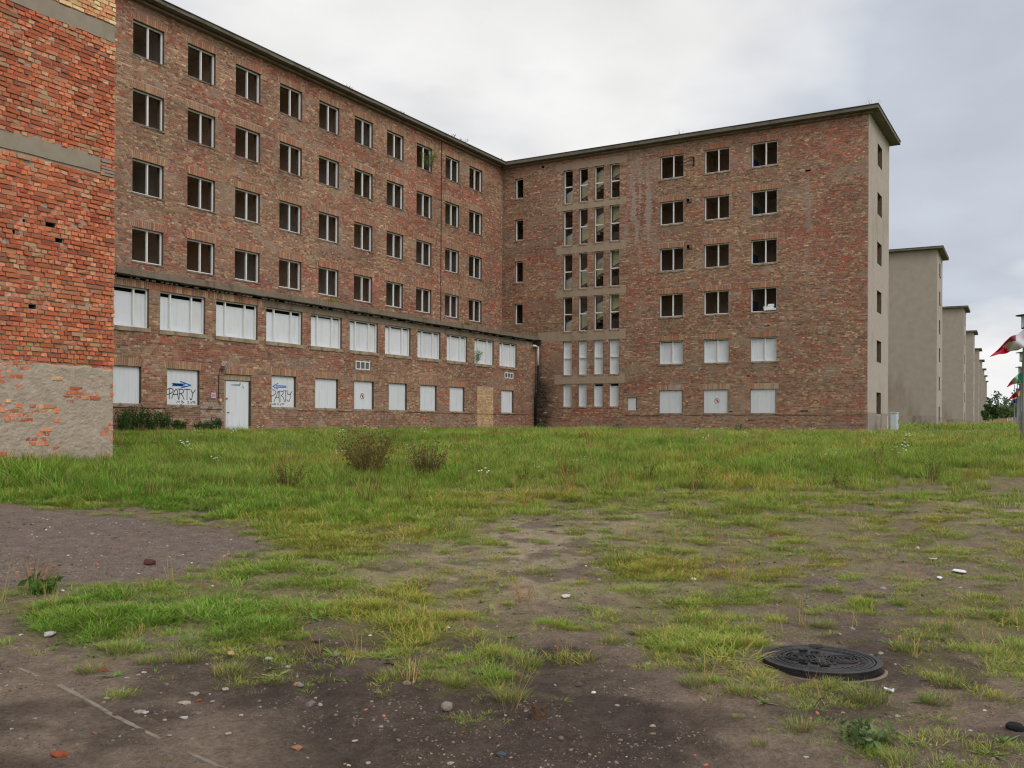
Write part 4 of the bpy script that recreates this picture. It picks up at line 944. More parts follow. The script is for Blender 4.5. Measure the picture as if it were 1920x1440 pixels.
def leaf_material(name, inst):
    m = bpy.data.materials.new(name); m.use_nodes = True; t = m.node_tree; l = t.links; b = t.nodes['Principled BSDF']
    b.inputs['Roughness'].default_value = .65; b.inputs['Specular IOR Level'].default_value = .2
    a = N(t, 'ShaderNodeAttribute', attribute_name='Col'); out = a.outputs['Color']
    if inst:
        ti = N(t, 'ShaderNodeAttribute', attribute_name='tint'); ti.attribute_type = 'INSTANCER'
        mu = N(t, 'ShaderNodeVectorMath', operation='MULTIPLY'); l.new(out, mu.inputs[0]); l.new(ti.outputs['Vector'], mu.inputs[1]); out = mu.outputs[0]
    l.new(out, b.inputs['Base Color'])
    tr = N(t, 'ShaderNodeBsdfTranslucent'); l.new(out, tr.inputs['Color'])
    mxs = N(t, 'ShaderNodeMixShader'); mxs.inputs[0].default_value = .22
    l.new(b.outputs[0], mxs.inputs[1]); l.new(tr.outputs[0], mxs.inputs[2]); l.new(mxs.outputs[0], t.nodes['Material Output'].inputs['Surface'])
    return m
M_GRASS = leaf_material('grass_blade', True); M_LEAF = leaf_material('leaf', False)
gr = np.random.default_rng(5)
G1, T1 = (110, 144, 48), (144, 171, 72)
templ = {}
templ['tall'] = [tuft_mesh('t', gr, 52, .19, .40, .010, .7, G1, T1, .10, (1, 0, 2, 0, 0)[_], M_GRASS) for _ in range(5)]
templ['mid'] = [tuft_mesh('t', gr, 46, .14, .20, .008, .75, G1, T1, .16, 1, M_GRASS) for _ in range(5)]
templ['short'] = [tuft_mesh('t', gr, 40, .095, .056, .0040, 1.2, G1, T1, .20, 0, M_GRASS) for _ in range(5)]
templ['weed'] = [tuft_mesh('t', gr, 26, .10, .42, .009, .35, (112, 104, 54), (132, 106, 62), .25, 3, M_GRASS) for _ in range(3)]
templ['rosette'] = [tuft_mesh('t', gr, 11, .015, .055, .026, 2.2, (104, 132, 62), (128, 152, 80), .05, 0, M_GRASS) for _ in range(3)]
templ['dry'] = [tuft_mesh('t', gr, 9, .06, .30, .0045, .45, (170, 148, 100), (186, 162, 116), .6, 2, M_GRASS) for _ in range(3)]
def instancer(name, kinds, P, idx, rot, scl, tint, label):
    col = bpy.data.collections.new(name + '_templates')
    for k, me in enumerate(kinds):
        o = bpy.data.objects.new('%s_template_%02d' % (name, k), me); col.objects.link(o)
    me = bpy.data.meshes.new(name); me.vertices.add(len(P)); me.vertices.foreach_set('co', np.asarray(P, np.float32).ravel())
    for nm, tp, arr in (('idx', 'INT', idx), ('rot', 'FLOAT_VECTOR', rot), ('scl', 'FLOAT_VECTOR', scl), ('tint', 'FLOAT_VECTOR', tint)):
        at = me.attributes.new(nm, tp, 'POINT'); at.data.foreach_set('value' if tp == 'INT' else 'vector', np.asarray(arr, np.int32 if tp == 'INT' else np.float32).ravel())
    o = mobj(name, me); ng = bpy.data.node_groups.new(name, 'GeometryNodeTree')
    ng.interface.new_socket('Geometry', in_out='INPUT', socket_type='NodeSocketGeometry'); ng.interface.new_socket('Geometry', in_out='OUTPUT', socket_type='NodeSocketGeometry')
    gi = ng.nodes.new('NodeGroupInput'); go = ng.nodes.new('NodeGroupOutput'); ip = ng.nodes.new('GeometryNodeInstanceOnPoints'); ci = ng.nodes.new('GeometryNodeCollectionInfo')
    ci.inputs['Collection'].default_value = col; ci.inputs['Separate Children'].default_value = True; ci.inputs['Reset Children'].default_value = True
    ip.inputs['Pick Instance'].default_value = True
    def na(nm, tp):
        n = ng.nodes.new('GeometryNodeInputNamedAttribute'); n.data_type = tp; n.inputs['Name'].default_value = nm; return n.outputs['Attribute']
    ng.links.new(gi.outputs[0], ip.inputs['Points']); ng.links.new(ci.outputs[0], ip.inputs['Instance']); ng.links.new(na('idx', 'INT'), ip.inputs['Instance Index'])
    e2r = ng.nodes.new('FunctionNodeEulerToRotation'); ng.links.new(na('rot', 'FLOAT_VECTOR'), e2r.inputs[0]); ng.links.new(e2r.outputs[0], ip.inputs['Rotation']); ng.links.new(na('scl', 'FLOAT_VECTOR'), ip.inputs['Scale'])
    ng.links.new(ip.outputs[0], go.inputs[0])
    md = o.modifiers.new('instances', 'NODES'); md.node_group = ng
    tag(o, label, 'grass', kind='stuff'); return o
def scatter(n, r0, r1, power, rng):
    t = rng.uniform(YAW - .74, YAW + .74, n); u = rng.random(n)
    r = (r0 ** power + u * (r1 ** power - r0 ** power)) ** (1 / power); return r * np.cos(t), r * np.sin(t), r
def built(x, y):
    return ((y > DA - .12) & (x < EX + .1)) | ((x > EX - .12) & (x < EX + 7) & (y > GY - .1)) | ((y > DL - .08) & (x < 12.76)) | ((x > 98.5) & (y > 10))
SETS = []
def plant(kind, n, r0, r1, power, fn, scale, seed):
    rng = np.random.default_rng(seed); x, y, r = scatter(n, r0, r1, power, rng); z = ground_z(x, y); px, py, d = to_px(x, y, z)
    c = cover(px, py); wobx = 26 * (fbm(x / .9, y / .9, 71, 3) - .5)
    c = np.where(in_poly(px + wobx, py + wobx * .6, PAD), 0.0, c)
    keep = fn(x, y, r, px, py, c, rng) & ~built(x, y)
    # nothing grows through the manhole
    keep &= ((x - MH[0]) ** 2 + (y - MH[1]) ** 2) > .46 ** 2
    x, y, z, r = x[keep], y[keep], z[keep], r[keep]; m = len(x)
    s = scale(x, y, r, px[keep], py[keep], c[keep], rng)
    hue = fbm(x / 1.5, y / 1.5, 501, 4); h2 = fbm(x / .5, y / .5, 505, 3); h3 = fbm(x / 5.0 + 4, y / 5.0, 509, 3)
    dryb = np.clip(sstep(.52, .68, hue) * .8 + .7 * (h2 - .5) + .55 * sstep(70, 110, r) - .35 * sstep(700, 300, px[keep]) + (.22 if kind in ('short', 'mid') else 0), 0, 1); lush = np.clip(sstep(.5, .7, h3) + .5 * sstep(650, 250, px[keep]), 0, 1)
    tint = np.stack([.98 + .38 * dryb - .24 * lush, 1.0 + .02 * dryb - .06 * lush, .95 + .10 * dryb - .25 * lush], 1) * rng.normal(1, .14, (m, 1)).clip(.6, 1.45)
    return dict(kind=kind, P=np.stack([x, y, z - .008], 1), rot=np.stack([rng.normal(0, .12, m), rng.normal(0, .12, m), rng.random(m) * 2 * pi], 1), s=s, tint=tint, rng=rng)
MH = ground_hit(1540, 1246)
clump = lambda x, y, f, s: fbm(x / f, y / f, s, 3)
tallness = lambda py: 1 - sstep(872, 935, py)
def f_tall(x, y, r, px, py, c, rng): return (rng.random(len(x)) < tallness(py + 50 * (clump(x, y, 1.6, 91) - .5)) * sstep(.55, .85, c + .5 * (clump(x, y, .8, 93) - .5)))
def s_tall(x, y, r, px, py, c, rng):
    k = (.40 + .38 * rng.random(len(x))) * (.50 + .95 * clump(x, y, 1.6, 95)) * (1 + .45 * sstep(20, 50, r))
    k = k * (1 + .5 * sstep(220, 60, px) * (py < 960)); return np.stack([k * 1.15, k * 1.15, k * (.62 + .35 * (1 - sstep(18, 30, r)))], 1)
def f_mid(x, y, r, px, py, c, rng): return (rng.random(len(x)) < (sstep(850, 900, py) * (1 - sstep(955, 1010, py))) * sstep(.42, .80, c + .75 * (clump(x, y, .7, 97) - .5)))
def s_mid(x, y, r, px, py, c, rng): k = (.5 + .5 * rng.random(len(x))) * (.6 + .7 * clump(x, y, 1.2, 95)); return np.stack([k, k, k], 1)
def f_short(x, y, r, px, py, c, rng): return (py > 925) & (clump(x, y, .30, 101) + .22 * (clump(x, y, 1.2, 103) - .5) + rng.normal(0, .085, len(x)) < .18 + .47 * c + .30 * (rng.random(len(x)) < .02)) & (c > .03)
def s_short(x, y, r, px, py, c, rng):
    k = (.55 + .6 * rng.random(len(x))) * (.55 + .75 * sstep(.15, .75, c)) * (1 + .35 * sstep(8, 16, r)); return np.stack([k * 1.1, k * 1.1, k * (.6 + .5 * rng.random(len(x)))], 1)
def f_ros(x, y, r, px, py, c, rng): return (py > 880) & (c > .08) & (rng.random(len(x)) < .25 + .5 * c)
def s_ros(x, y, r, px, py, c, rng): k = .32 + .45 * rng.random(len(x)); return np.stack([k, k, k], 1)
def f_dry(x, y, r, px, py, c, rng): return (c > .12) & (clump(x, y, .8, 107) > .50)
def f_farw(x, y, r, px, py, c, rng): return (rng.random(len(x)) < .95) & (px > 1655)
def s_far(x, y, r, px, py, c, rng): k = (1.5 + 1.1 * rng.random(len(x))) * (.7 + .6 * clump(x, y, 6, 95)); return np.stack([k * 1.5, k * 1.5, k * .50], 1)
SETS.append(plant('tall', 46000, 9, 62, 1.15, f_tall, s_tall, 1))
SETS.append(plant('mid', 24000, 9, 36, 1.1, f_mid, s_mid, 2))
SETS.append(plant('short', 110000, 3.2, 22, 1.05, f_short, s_short, 3))
SETS.append(plant('rosette', 2600, 3.2, 18, 1.2, f_ros, s_ros, 4))
SETS.append(plant('weed', 2600, 10, 60, 1.2, lambda x, y, r, px, py, c, rng: (c > .6) & (clump(x, y, 1.1, 121) > .56), s_mid, 7))
SETS.append(plant('dry', 2600, 4, 45, 1.2, f_dry, s_mid, 6))
SETS.append(plant('tall', 15000, 60, 300, 1.1, f_farw, s_far, 8))
def clumps(n, r0, r1, seed):
    rng = np.random.default_rng(seed); x, y, r = scatter(n, r0, r1, 1.1, rng); px, py, d = to_px(x, y, ground_z(x, y)); c = cover(px, py)
    k = (py > 930) & (rng.random(n) < np.interp(c, [0, .04, .12, .5, .8], [.0, .04, .50, .60, .3])) & ~in_poly(px, py, PAD); x, y = x[k], y[k]
    out = [[], [], [], []]
    for a, b in zip(x, y):
        m = rng.integers(3, 11); w = rng.uniform(.02, .085); q = rng.uniform(.45, 1.05); hue = rng.random()
        for _ in range(m):
            out[0].append(a + rng.normal(0, w)); out[1].append(b + rng.normal(0, w)); out[2].append(q * rng.uniform(.6, 1.1)); out[3].append(hue)
    X, Y, S, Hh = map(np.array, out); k = (((X - MH[0]) ** 2 + (Y - MH[1]) ** 2) > .6 ** 2) & ~built(X, Y); X, Y, S, Hh = X[k], Y[k], S[k], Hh[k]; m = len(X)
    tint = np.stack([.86 + .50 * Hh, 1.0 + .04 * Hh, .80 + .25 * Hh], 1) * rng.normal(1.02, .1, (m, 1)).clip(.7, 1.4)
    return dict(kind='short', P=np.stack([X, Y, ground_z(X, Y) - .006], 1), rot=np.stack([rng.normal(0, .12, m), rng.normal(0, .12, m), rng.random(m) * 6.28], 1), s=np.stack([S, S, S * 1.15], 1), tint=tint, rng=rng)
SETS.append(clumps(1700, 4.2, 24, 77))
kinds, base = [], {}
for k, v in templ.items(): base[k] = len(kinds); kinds += v
idx = np.concatenate([base[s['kind']] + s['rng'].integers(0, len(templ[s['kind']]), len(s['P'])) for s in SETS])
instancer('grass', kinds, np.concatenate([s['P'] for s in SETS]), idx, np.concatenate([s['rot'] for s in SETS]), np.concatenate([s['s'] for s in SETS]), np.concatenate([s['tint'] for s in SETS]),
          'patchy meadow grass, tall by the buildings and short over the sandy soil')

# pebbles and grit strewn over the soil
def stone_mesh(seed, n=10, rough=.22, flat=.6, name='stone', m=None, sub=1):
    import bmesh
    bm = bmesh.new(); bmesh.ops.create_icosphere(bm, subdivisions=sub, radius=.5); r_ = random.Random(seed)
    d1 = Vector((r_.gauss(0, 1), r_.gauss(0, 1), r_.gauss(0, 1))).normalized(); cut = r_.uniform(.2, .4)
    for v in bm.verts:
        v.co *= 1 + r_.uniform(-rough, rough) * .7
        q = v.co.dot(d1)
        if q > cut: v.co -= d1 * (q - cut)
        v.co.z *= flat; v.co.x *= 1.2
    me = bpy.data.meshes.new(name); bm.to_mesh(me); bm.free(); me.materials.append(m); return me
M_PEB = bpy.data.materials.new('pebble'); M_PEB.use_nodes = True
_t = M_PEB.node_tree; _a = N(_t, 'ShaderNodeAttribute', attribute_name='tint'); _a.attribute_type = 'INSTANCER'; _t.links.new(_a.outputs['Vector'], _t.nodes['Principled BSDF'].inputs['Base Color']); _t.nodes['Principled BSDF'].inputs['Roughness'].default_value = .85
pr_ = np.random.default_rng(31); xs, ys, rs2 = scatter(14000, 2.9, 17, 1.15, pr_); zs = ground_z(xs, ys); px, py, d = to_px(xs, ys, zs)
cc = cover(px, py); inpad = in_poly(px, py, PAD)
kp = (pr_.random(len(xs)) < np.where(inpad, 1.0, .42 * (1 - .8 * cc) * (.4 + 1.2 * sstep(.45, .7, fbm(xs / .6, ys / .6, 77, 2))))) & ~built(xs, ys) & (((xs - MH[0]) ** 2 + (ys - MH[1]) ** 2) > .46 ** 2)
xs, ys, zs = xs[kp], ys[kp], zs[kp]; m = len(xs)
PT = np.array([lin(c) for c in ((150, 140, 132), (190, 182, 174), (110, 100, 96), (84, 74, 72), (168, 108, 84), (215, 210, 204), (128, 112, 100), (130, 134, 142), (120, 84, 72))])
pt = PT[pr_.choice(9, m, p=[.20, .03, .23, .19, .07, .01, .18, .04, .05])] * 1.0
ps = (.011 + .024 * pr_.random(m) ** 2.0) * np.where(pr_.random(m) < .08, 1.9, 1)
ob = instancer('pebbles', [stone_mesh(s, m=M_PEB) for s in range(6)], np.stack([xs, ys, zs + ps * .02], 1), pr_.integers(0, 6, m), np.stack([pr_.normal(0, .3, m), pr_.normal(0, .3, m), pr_.random(m) * 6.28], 1), np.stack([ps, ps, ps], 1), pt,
               'small pebbles and brick grit strewn over the soil and the gravel pad')
ob['category'] = 'pebbles'

# ================================================================== single things on the ground
def tilt(x, y):
    e = .25; dzx = float(ground_z(x + e, y) - ground_z(x - e, y)) / (2 * e); dzy = float(ground_z(x, y + e) - ground_z(x, y - e)) / (2 * e)
    return (math.atan(dzy), -math.atan(dzx), 0)
# manhole
mh = empty('manhole', (MH[0], MH[1], float(ground_z(MH[0], MH[1])) - .052), radians(-72), 'round black cast-iron manhole cover raised above the sandy soil', 'manhole')
MB().lathe([(.42, -.08), (.42, .046), (.40, .052), (.386, .0)], 56).obj('concrete_ring', M_CONC_D, mh, True)
mh.scale = (.95, .95, .95)
MB().lathe([(.385, -.05), (.385, .084), (.392, .088), (.392, .098), (.352, .100), (.350, .088), (.345, .086)], 64).obj('frame_ring', M_CAST, mh)
lidp = [(.343, .082), (.343, .099)]
for r in (.33, .30, .27): lidp += [(r, .099), (r - .003, .093), (r - .014, .093), (r - .017, .099)]
lidp += [(.25, .099), (.247, .094), (.001, .094)]
lid = MB().lathe(lidp, 64).obj('lid', M_CAST, mh)
b = MB()
for k in range(40):
    a = 2 * pi * k / 40; ca, sa = cos(a), sin(a)
    q = [(r * ca - s * sa, r * sa + s * ca) for r, s in ((.257, -.010), (.283, -.010), (.283, .010), (.257, .010))]
    b.add([(x, y, .0942) for x, y in q] + [(x, y, .1015) for x, y in q], [(4, 5, 6, 7), (0, 1, 5, 4), (1, 2, 6, 5), (2, 3, 7, 6), (3, 0, 4, 7)])
for i in range(-5, 6):
    for j in range(-5, 6):
        if (i * i + j * j) < 24 and not (abs(j) < 2 and abs(i) < 3): b.box(i * .036 - .011, i * .036 + .011, j * .036 - .011, j * .036 + .011, .0942, .1005)
for r0 in (.075, .10, .055):
    for side in (-1, 1):
        n = 20; c0 = side * .135
        for k in range(n):
            a0, a1 = 2 * pi * k / n, 2 * pi * (k + 1) / n
            q = [(c0 + r * cos(a), r * sin(a)) for r, a in ((r0, a0), (r0 + .008, a0), (r0 + .008, a1), (r0, a1))]
            b.add([(x, y, .0945) for x, y in q] + [(x, y, .103) for x, y in q], [(4, 5, 6, 7), (0, 1, 5, 4), (1, 2, 6, 5), (2, 3, 7, 6), (3, 0, 4, 7)])
b.obj('raised_pattern', M_CAST, lid)['kind'] = 'stuff'
for k in range(10):
    a = pi * .55 + pi * .95 * k / 9; r = .215 if k % 2 else .16
    o = MB().box(-.030, .030, -.008, .008, .095, .1045).obj('vent_slot', M_DARK, lid); o.rotation_euler = (0, 0, a + pi / 2); o.location = (r * cos(a), r * sin(a), 0)
MB().box(-.045, .045, .31, .392, .085, .1035).box(-.03, .03, .26, .30, .095, .1015).obj('hinge', M_IRON, mh)

M_ROCK = {}
def rockmat(c):
    if c not in M_ROCK: M_ROCK[c] = mat('stone_%d_%d_%d' % c, L4(c, .95), .9, .3, 12, .6, 30)
    return M_ROCK[c]
def stone(px, py, wpx, col, name, label, seed, flat=.6, rough=.22, sub=2, group=None, sink=.3, cat='stone'):
    x, y, z = ground_hit(px, py); d = x * FW[0] + y * FW[1]; w = wpx / F_PX * d
    o = mobj(name, stone_mesh(seed, rough=rough, flat=flat, name=name, m=rockmat(col), sub=sub), None, (x, y, z + w * flat * (.5 - sink)), (0, 0, random.random() * 6.28), (w / 1.1,) * 3)
    tag(o, label, cat, group); return o
stone(280, 1058, 26, (92, 58, 54), 'stone', 'dark red-brown stone alone on the gravel pad', 1, .62)
stone(838, 1331, 24, (158, 146, 134), 'stone', 'pale grey granite cobble on bare soil beside a row of clods', 2, .85, .14, sink=.2)
stone(594, 1203, 26, (104, 92, 86), 'stone', 'grey-brown rock at the ragged edge of the grass', 3, .75, .2, sink=.25)
stone(94, 1191, 26, (208, 200, 198), 'stone', 'white stone lying in green grass beside a leafy weed', 4, .45)
stone(433, 1234, 17, (196, 168, 122), 'stone', 'cream-yellow stone sitting on top of a lone grass tuft', 5, .6, sink=-.4)
stone(369, 1141, 17, (196, 150, 112), 'stone', 'tan brick chip on the grass, its left end darker', 6, .5)
stone(448, 1127, 12, (208, 176, 130), 'stone', 'small pale yellow stone in the grass', 7, .6)
stone(564, 1286, 16, (142, 140, 144), 'stone', 'smooth blue-grey pebble below a brownish tuft', 8, .6, .1)
stone(505, 1236, 18, (200, 192, 186), 'stone', 'whitish flint on dark soil under the grass edge', 9, .5)
stone(1850 - 910, 1417, 20, (88, 92, 98), 'stone', 'dark slate-grey pebble on the wet soil', 10, .6, .1)
stone(1085, 1286, 16, (100, 92, 88), 'stone', 'grey pebble beside a churned ridge of dark soil', 11, .7, .1)
stone(1052, 1386, 13, (136, 118, 104), 'stone', 'light brown round pebble on dark soil', 12, .75, .1)
BRK = 'broken orange brick piece on the bare soil'
for k, (px, py, w) in enumerate([(110, 1417, 34), (193, 1258, 18), (373, 1314, 15), (558, 1404, 26), (868, 1373, 10), (478, 1388, 9)]):
    stone(px, py, w, (160, 84, 58) if k != 3 else (168, 124, 92), 'brick_fragment', BRK, 40 + k, .42, .3, 1, 'broken brick pieces on the bare soil', cat='brick')
BG = 'small orange brick lump lying in the sparse grass'
for k, (px, py, w) in enumerate([(1186, 984, 10), (1446, 1002, 9), (1541, 1031, 9), (1645, 1003, 10), (1644, 991, 7), (735, 936, 9), (170, 1175, 9), (225, 1172, 14), (538, 1119, 8), (1180, 1038, 11)]):
    stone(px, py, w, (188, 104, 74) if k % 3 else (200, 160, 120), 'brick_lump', BG if k % 3 else 'small pale yellow brick lump lying in the sparse grass', 60 + k, .5, .3, 1, 'brick lumps in the sparse grass', cat='brick')
RBL = ['pale buff mortar rubble chip on the bare soil', 'grey mortar rubble chip on the bare soil', 'whitish mortar rubble chip on the bare soil']
for k, (px, py, w) in enumerate([(346, 1320, 22), (262, 1336, 20), (272, 1337, 14), (423, 1294, 18), (366, 1302, 20), (270, 1262, 13), (200, 1310, 13), (238, 1272, 11), (345, 1347, 17), (428, 1376, 14), (399, 1316, 11), (665, 1390, 13), (845, 1432, 15), (620, 1386, 8), (1320, 1314, 9), (1223, 1362, 15), (1186, 1292, 9), (1512, 1420, 12), (1580, 1337, 10), (65, 1348, 10), (22, 1367, 9), (452, 1342, 13)]):
    stone(px, py, w, ((186, 172, 158), (168, 158, 150), (200, 194, 188))[k % 3], 'rubble_chip', RBL[k % 3], 90 + k, .4, .3, 1, 'mortar rubble chips on the bare soil')
WL = 'flat white litter scrap on the sandy ground'
def scrap(px, py, wpx, seed):
    x, y, z = ground_hit(px, py); d = x * FW[0] + y * FW[1]; w = wpx / F_PX * d; r_ = random.Random(seed); n = 9
    top = [(w * .5 * cos(2 * pi * k / n) * r_.uniform(.7, 1.1), w * .38 * sin(2 * pi * k / n) * r_.uniform(.6, 1.1), .018 + r_.uniform(-.006, .012)) for k in range(n)]
    b = MB(); b.add(top + [(q[0], q[1], q[2] - .006) for q in top], [tuple(range(n)), tuple(range(2 * n - 1, n - 1, -1))] + [(k, n + k, n + (k + 1) % n, (k + 1) % n) for k in range(n)])
    o = b.obj('litter_scrap', M_PAPER if seed % 2 else M_WHITE, None, loc=(x, y, z)); o.rotation_euler = (0, 0, r_.uniform(0, 6)); tag(o, WL, 'litter', 'white litter scraps on the ground')
for k, (px, py, w) in enumerate([(1800, 1074, 34), (1748, 1050, 18), (1762, 1086, 18), (1060, 1121, 22), (1668, 1299, 24), (1720, 1030, 8)]): scrap(px, py, w, k)
stone(1903, 1367, 34, (38, 36, 40), 'black_lump', 'black tar-like lump on the bare soil', 20, .62, .16, cat='lump')
# splintered wood stub
x, y, z = ground_hit(1012, 1344); r_ = random.Random(3); b = MB(); n = 12
ring = [(.046 * cos(2 * pi * k / n) * r_.uniform(.8, 1.15), .045 * sin(2 * pi * k / n) * r_.uniform(.8, 1.15)) for k in range(n)]
b.add([(p[0] * 1.15, p[1] * 1.15, -.03) for p in ring] + [(p[0], p[1], .048 + r_.uniform(-.022, .03)) for p in ring] + [(0, 0, .034)], [(k, (k + 1) % n, n + (k + 1) % n, n + k) for k in range(n)] + [(n + k, n + (k + 1) % n, 2 * n) for k in range(n)])
o = b.obj('wood_stub', mat('rotten_wood', L4((84, 64, 52), 1.1), .9, .35, 40, .8, 60), None, loc=(x, y, z)); tag(o, 'splintered brown wood stub sticking out of dark soil', 'wood stub')
# half-buried concrete edging
b = MB(); pts = [ground_hit(px, py) for px, py in ((34, 1252), (70, 1268), (110, 1285), (150, 1306), (200, 1335), (250, 1360), (300, 1385), (350, 1408), (420, 1440), (480, 1475))]
for i in range(len(pts) - 1):
    p, q = Vector(pts[i]), Vector(pts[i + 1]); t = (q - p).normalized(); s = Vector((-t.y, t.x, 0)) * random.uniform(.012, .020); h = Vector((0, 0, random.uniform(-.004, .008))); g = Vector((0, 0, -.05))
    b.add([p - s + g, q - s + g, q + s + g, p + s + g, p - s * .8 + h, q - s * .8 + h, q + s * .8 + h, p + s * .8 + h], BOXQ)
o = b.obj('concrete_edging', mat('buried_edging', L4((128, 118, 106), 1.1), .95, .3, 14, .8, 50, stain=(L4((100, 88, 78), 1.2), .9), stain_scale=6), None); tag(o, 'thin pale edging strip half buried in the bare soil', 'edging')
# grass tufts one can pick out on the bare soil
tm = [tuft_mesh('grass_tuft', gr, 260, .13, .12, .0036, .8, (104, 124, 54), (136, 150, 76), .25, 4 if k % 2 else 0, M_LEAF) for k in range(5)]
for k, (px, py, w) in enumerate([(432, 1262, 80), (352, 1240, 70), (285, 1242, 60), (225, 1222, 70), (170, 1258, 60), (745, 1270, 70), (850, 1282, 60), (957, 1310, 70), (985, 1248, 80), (1150, 1204, 54), (1205, 1190, 56), (515, 1280, 44), (1625, 1312, 90), (1755, 1316, 70), (1500, 1364, 70), (1655, 1385, 60), (1700, 1220, 70), (1545, 1174, 54), (1448, 1128, 40), (1640, 1118, 40), (1385, 1345, 26), (1780, 1285, 80), (1755, 1180, 70), (1680, 1430, 70), (1555, 1285, 60), (1395, 1300, 70), (1300, 1282, 60), (896, 1110, 26), (700, 1066, 26), (1005, 1075, 60), (1160, 1052, 70), (1495, 1100, 30), (1590, 1268, 36), (1420, 1395, 36), (1700, 1108, 40)]):
    x, y, z = ground_hit(px, py); d = x * FW[0] + y * FW[1]; s = w / F_PX * d / .31
    o = mobj('grass_tuft', tm[k % 5], None, (x, y, z - .005), (0, 0, random.random() * 6.28), (s, s, s * random.uniform(.75, 1.0))); tag(o, ('grass tuft with dry seed stalks standing alone on the sandy soil', 'plain green grass tuft standing alone on the sandy soil')[(k % 5) % 2 == 0], 'grass tuft', 'single grass tufts on the sandy soil')
# leafy plants
def leaf_quad(V, F_, Cc, p, n_, t, l, w, c):
    b_ = n_.cross(t); i = len(V)
    V += [tuple(p), tuple(p + t * l * .5 + b_ * w * .5 + n_ * l * .05), tuple(p + t * l), tuple(p + t * l * .5 - b_ * w * .5 + n_ * l * .05)]; F_.append((i, i + 1, i + 2, i + 3)); Cc += [c] * 4
def colmesh(name, V, F_, Cc, m):
    me = bpy.data.meshes.new(name); me.from_pydata(V, [], F_); ca = me.color_attributes.new('Col', 'FLOAT_COLOR', 'POINT'); cc = np.ones((len(V), 4), np.float32); cc[:, :3] = np.array(Cc); ca.data.foreach_set('color', cc.ravel()); me.materials.append(m); me.update(); return me
def rvec(r_): return Vector((r_.gauss(0, 1), r_.gauss(0, 1), r_.gauss(0, 1))).normalized()
def bush(name, base, hgt, rad_, nst, leaves, seed, cols, stemcol, label, cat, group=None, spread=.5, lsize=.03, flowers=0, parent_rot=None):
    r_ = random.Random(seed); root = empty(name, base, 0, label, cat, group); sb = MB(); V, F_, Cc = [], [], []; FV, FF, FC = [], [], []
    for k in range(nst):
        a = r_.uniform(0, 2 * pi); lean = rad_ * r_.uniform(.2, 1) ** .7; h = hgt * r_.uniform(.6, 1.0) * (1 - .25 * lean / rad_)
        p0 = Vector((rad_ * .18 * cos(a), rad_ * .18 * sin(a), -.02)); p2 = Vector((lean * cos(a), lean * sin(a), h)); p1 = (p0 + p2) / 2 + Vector((0, 0, h * .12))
        sb.tube([p0, p1, p2], [.006 * hgt + .002, .004 * hgt + .0015, .0015], 4, cap=False)
        for j in range(leaves):
            t = r_.uniform(.15, 1); q = (p0 * (1 - t) ** 2 + p1 * 2 * t * (1 - t) + p2 * t * t) + rvec(r_) * spread * .16 * hgt * (1 - .4 * t)
            c = lin(r_.choice(cols)) * r_.uniform(.7, 1.25); d1 = rvec(r_); n_ = d1.cross(rvec(r_)).normalized(); s = lsize * r_.uniform(.6, 1.5)
            leaf_quad(V, F_, Cc, q, n_, d1, s, s * .5, c)
    sb.obj('stems', mat('stem_' + '_'.join(map(str, stemcol)), L4(stemcol, 1.1), .8), root)['kind'] = 'stuff'
    mobj('foliage', colmesh('foliage', V, F_, Cc, M_LEAF), root)['kind'] = 'stuff'
    for j in range(flowers):
        a = r_.uniform(0, 2 * pi); q = Vector((rad_ * r_.uniform(.2, 1) * cos(a), rad_ * r_.uniform(.2, 1) * sin(a), hgt * r_.uniform(.25, 1)))
        for e in range(7):
            t = Vector((cos(e * .9), sin(e * .9), .35)).normalized(); leaf_quad(FV, FF, FC, q, Vector((0, 0, 1)), t, .035, .022, lin((88, 118, 205)) * 1.2)
    if flowers: mobj('blue_flowers', colmesh('blue_flowers', FV, FF, FC, M_LEAF), root)['kind'] = 'stuff'
    return root
BC = [(120, 110, 58), (100, 100, 48), (140, 120, 68), (92, 108, 48), (112, 92, 50)]
bush('chicory_bush', ground_hit(692, 896), 1.2, .66, 60, 60, 1, BC, (124, 108, 70), 'largest bushy brown chicory plant with blue flowers in the meadow', 'bush', None, .55, .035, 6)
bush('chicory_bush', ground_hit(803, 897), .82, .52, 46, 40, 2, BC + [(74, 68, 42)], (96, 82, 56), 'dark dried chicory bush beside the tallest bushy plant', 'bush', None, .5, .03, 3)
bush('chicory_bush', ground_hit(540, 918), .55, .42, 30, 28, 3, BC, (96, 80, 50), 'low sparse brown weed bush nearer the gravel pad', 'bush', None, .5, .028, 1)
bush('dry_weed', ground_hit(62, 1106), .34, .28, 26, 4, 4, [(150, 116, 84), (128, 98, 70)], (150, 118, 88), 'dry twiggy weed with broad green leaves at the edge of the gravel pad', 'weed', None, .3, .02)
LEAFC = [(84, 118, 46), (70, 104, 40), (100, 134, 60)]
bush('leafy_weed', ground_hit(78, 1112), .16, .15, 14, 7, 5, LEAFC, (90, 100, 50), 'low leafy green weed below the dry twigs', 'weed', None, .3, .07)
bush('leafy_weed', ground_hit(1618, 1392), .10, .16, 22, 7, 6, [(104, 124, 78), (88, 110, 66), (120, 136, 92)], (90, 100, 60), 'grey-green rosette weed on the soil below the manhole', 'weed', None, .3, .045)
bush('dry_weed', ground_hit(985, 1128), .20, .16, 24, 2, 7, [(160, 130, 92), (140, 108, 80)], (168, 138, 98), 'straw-coloured dry weed on the bare soil beside a white scrap', 'weed', None, .3, .02)
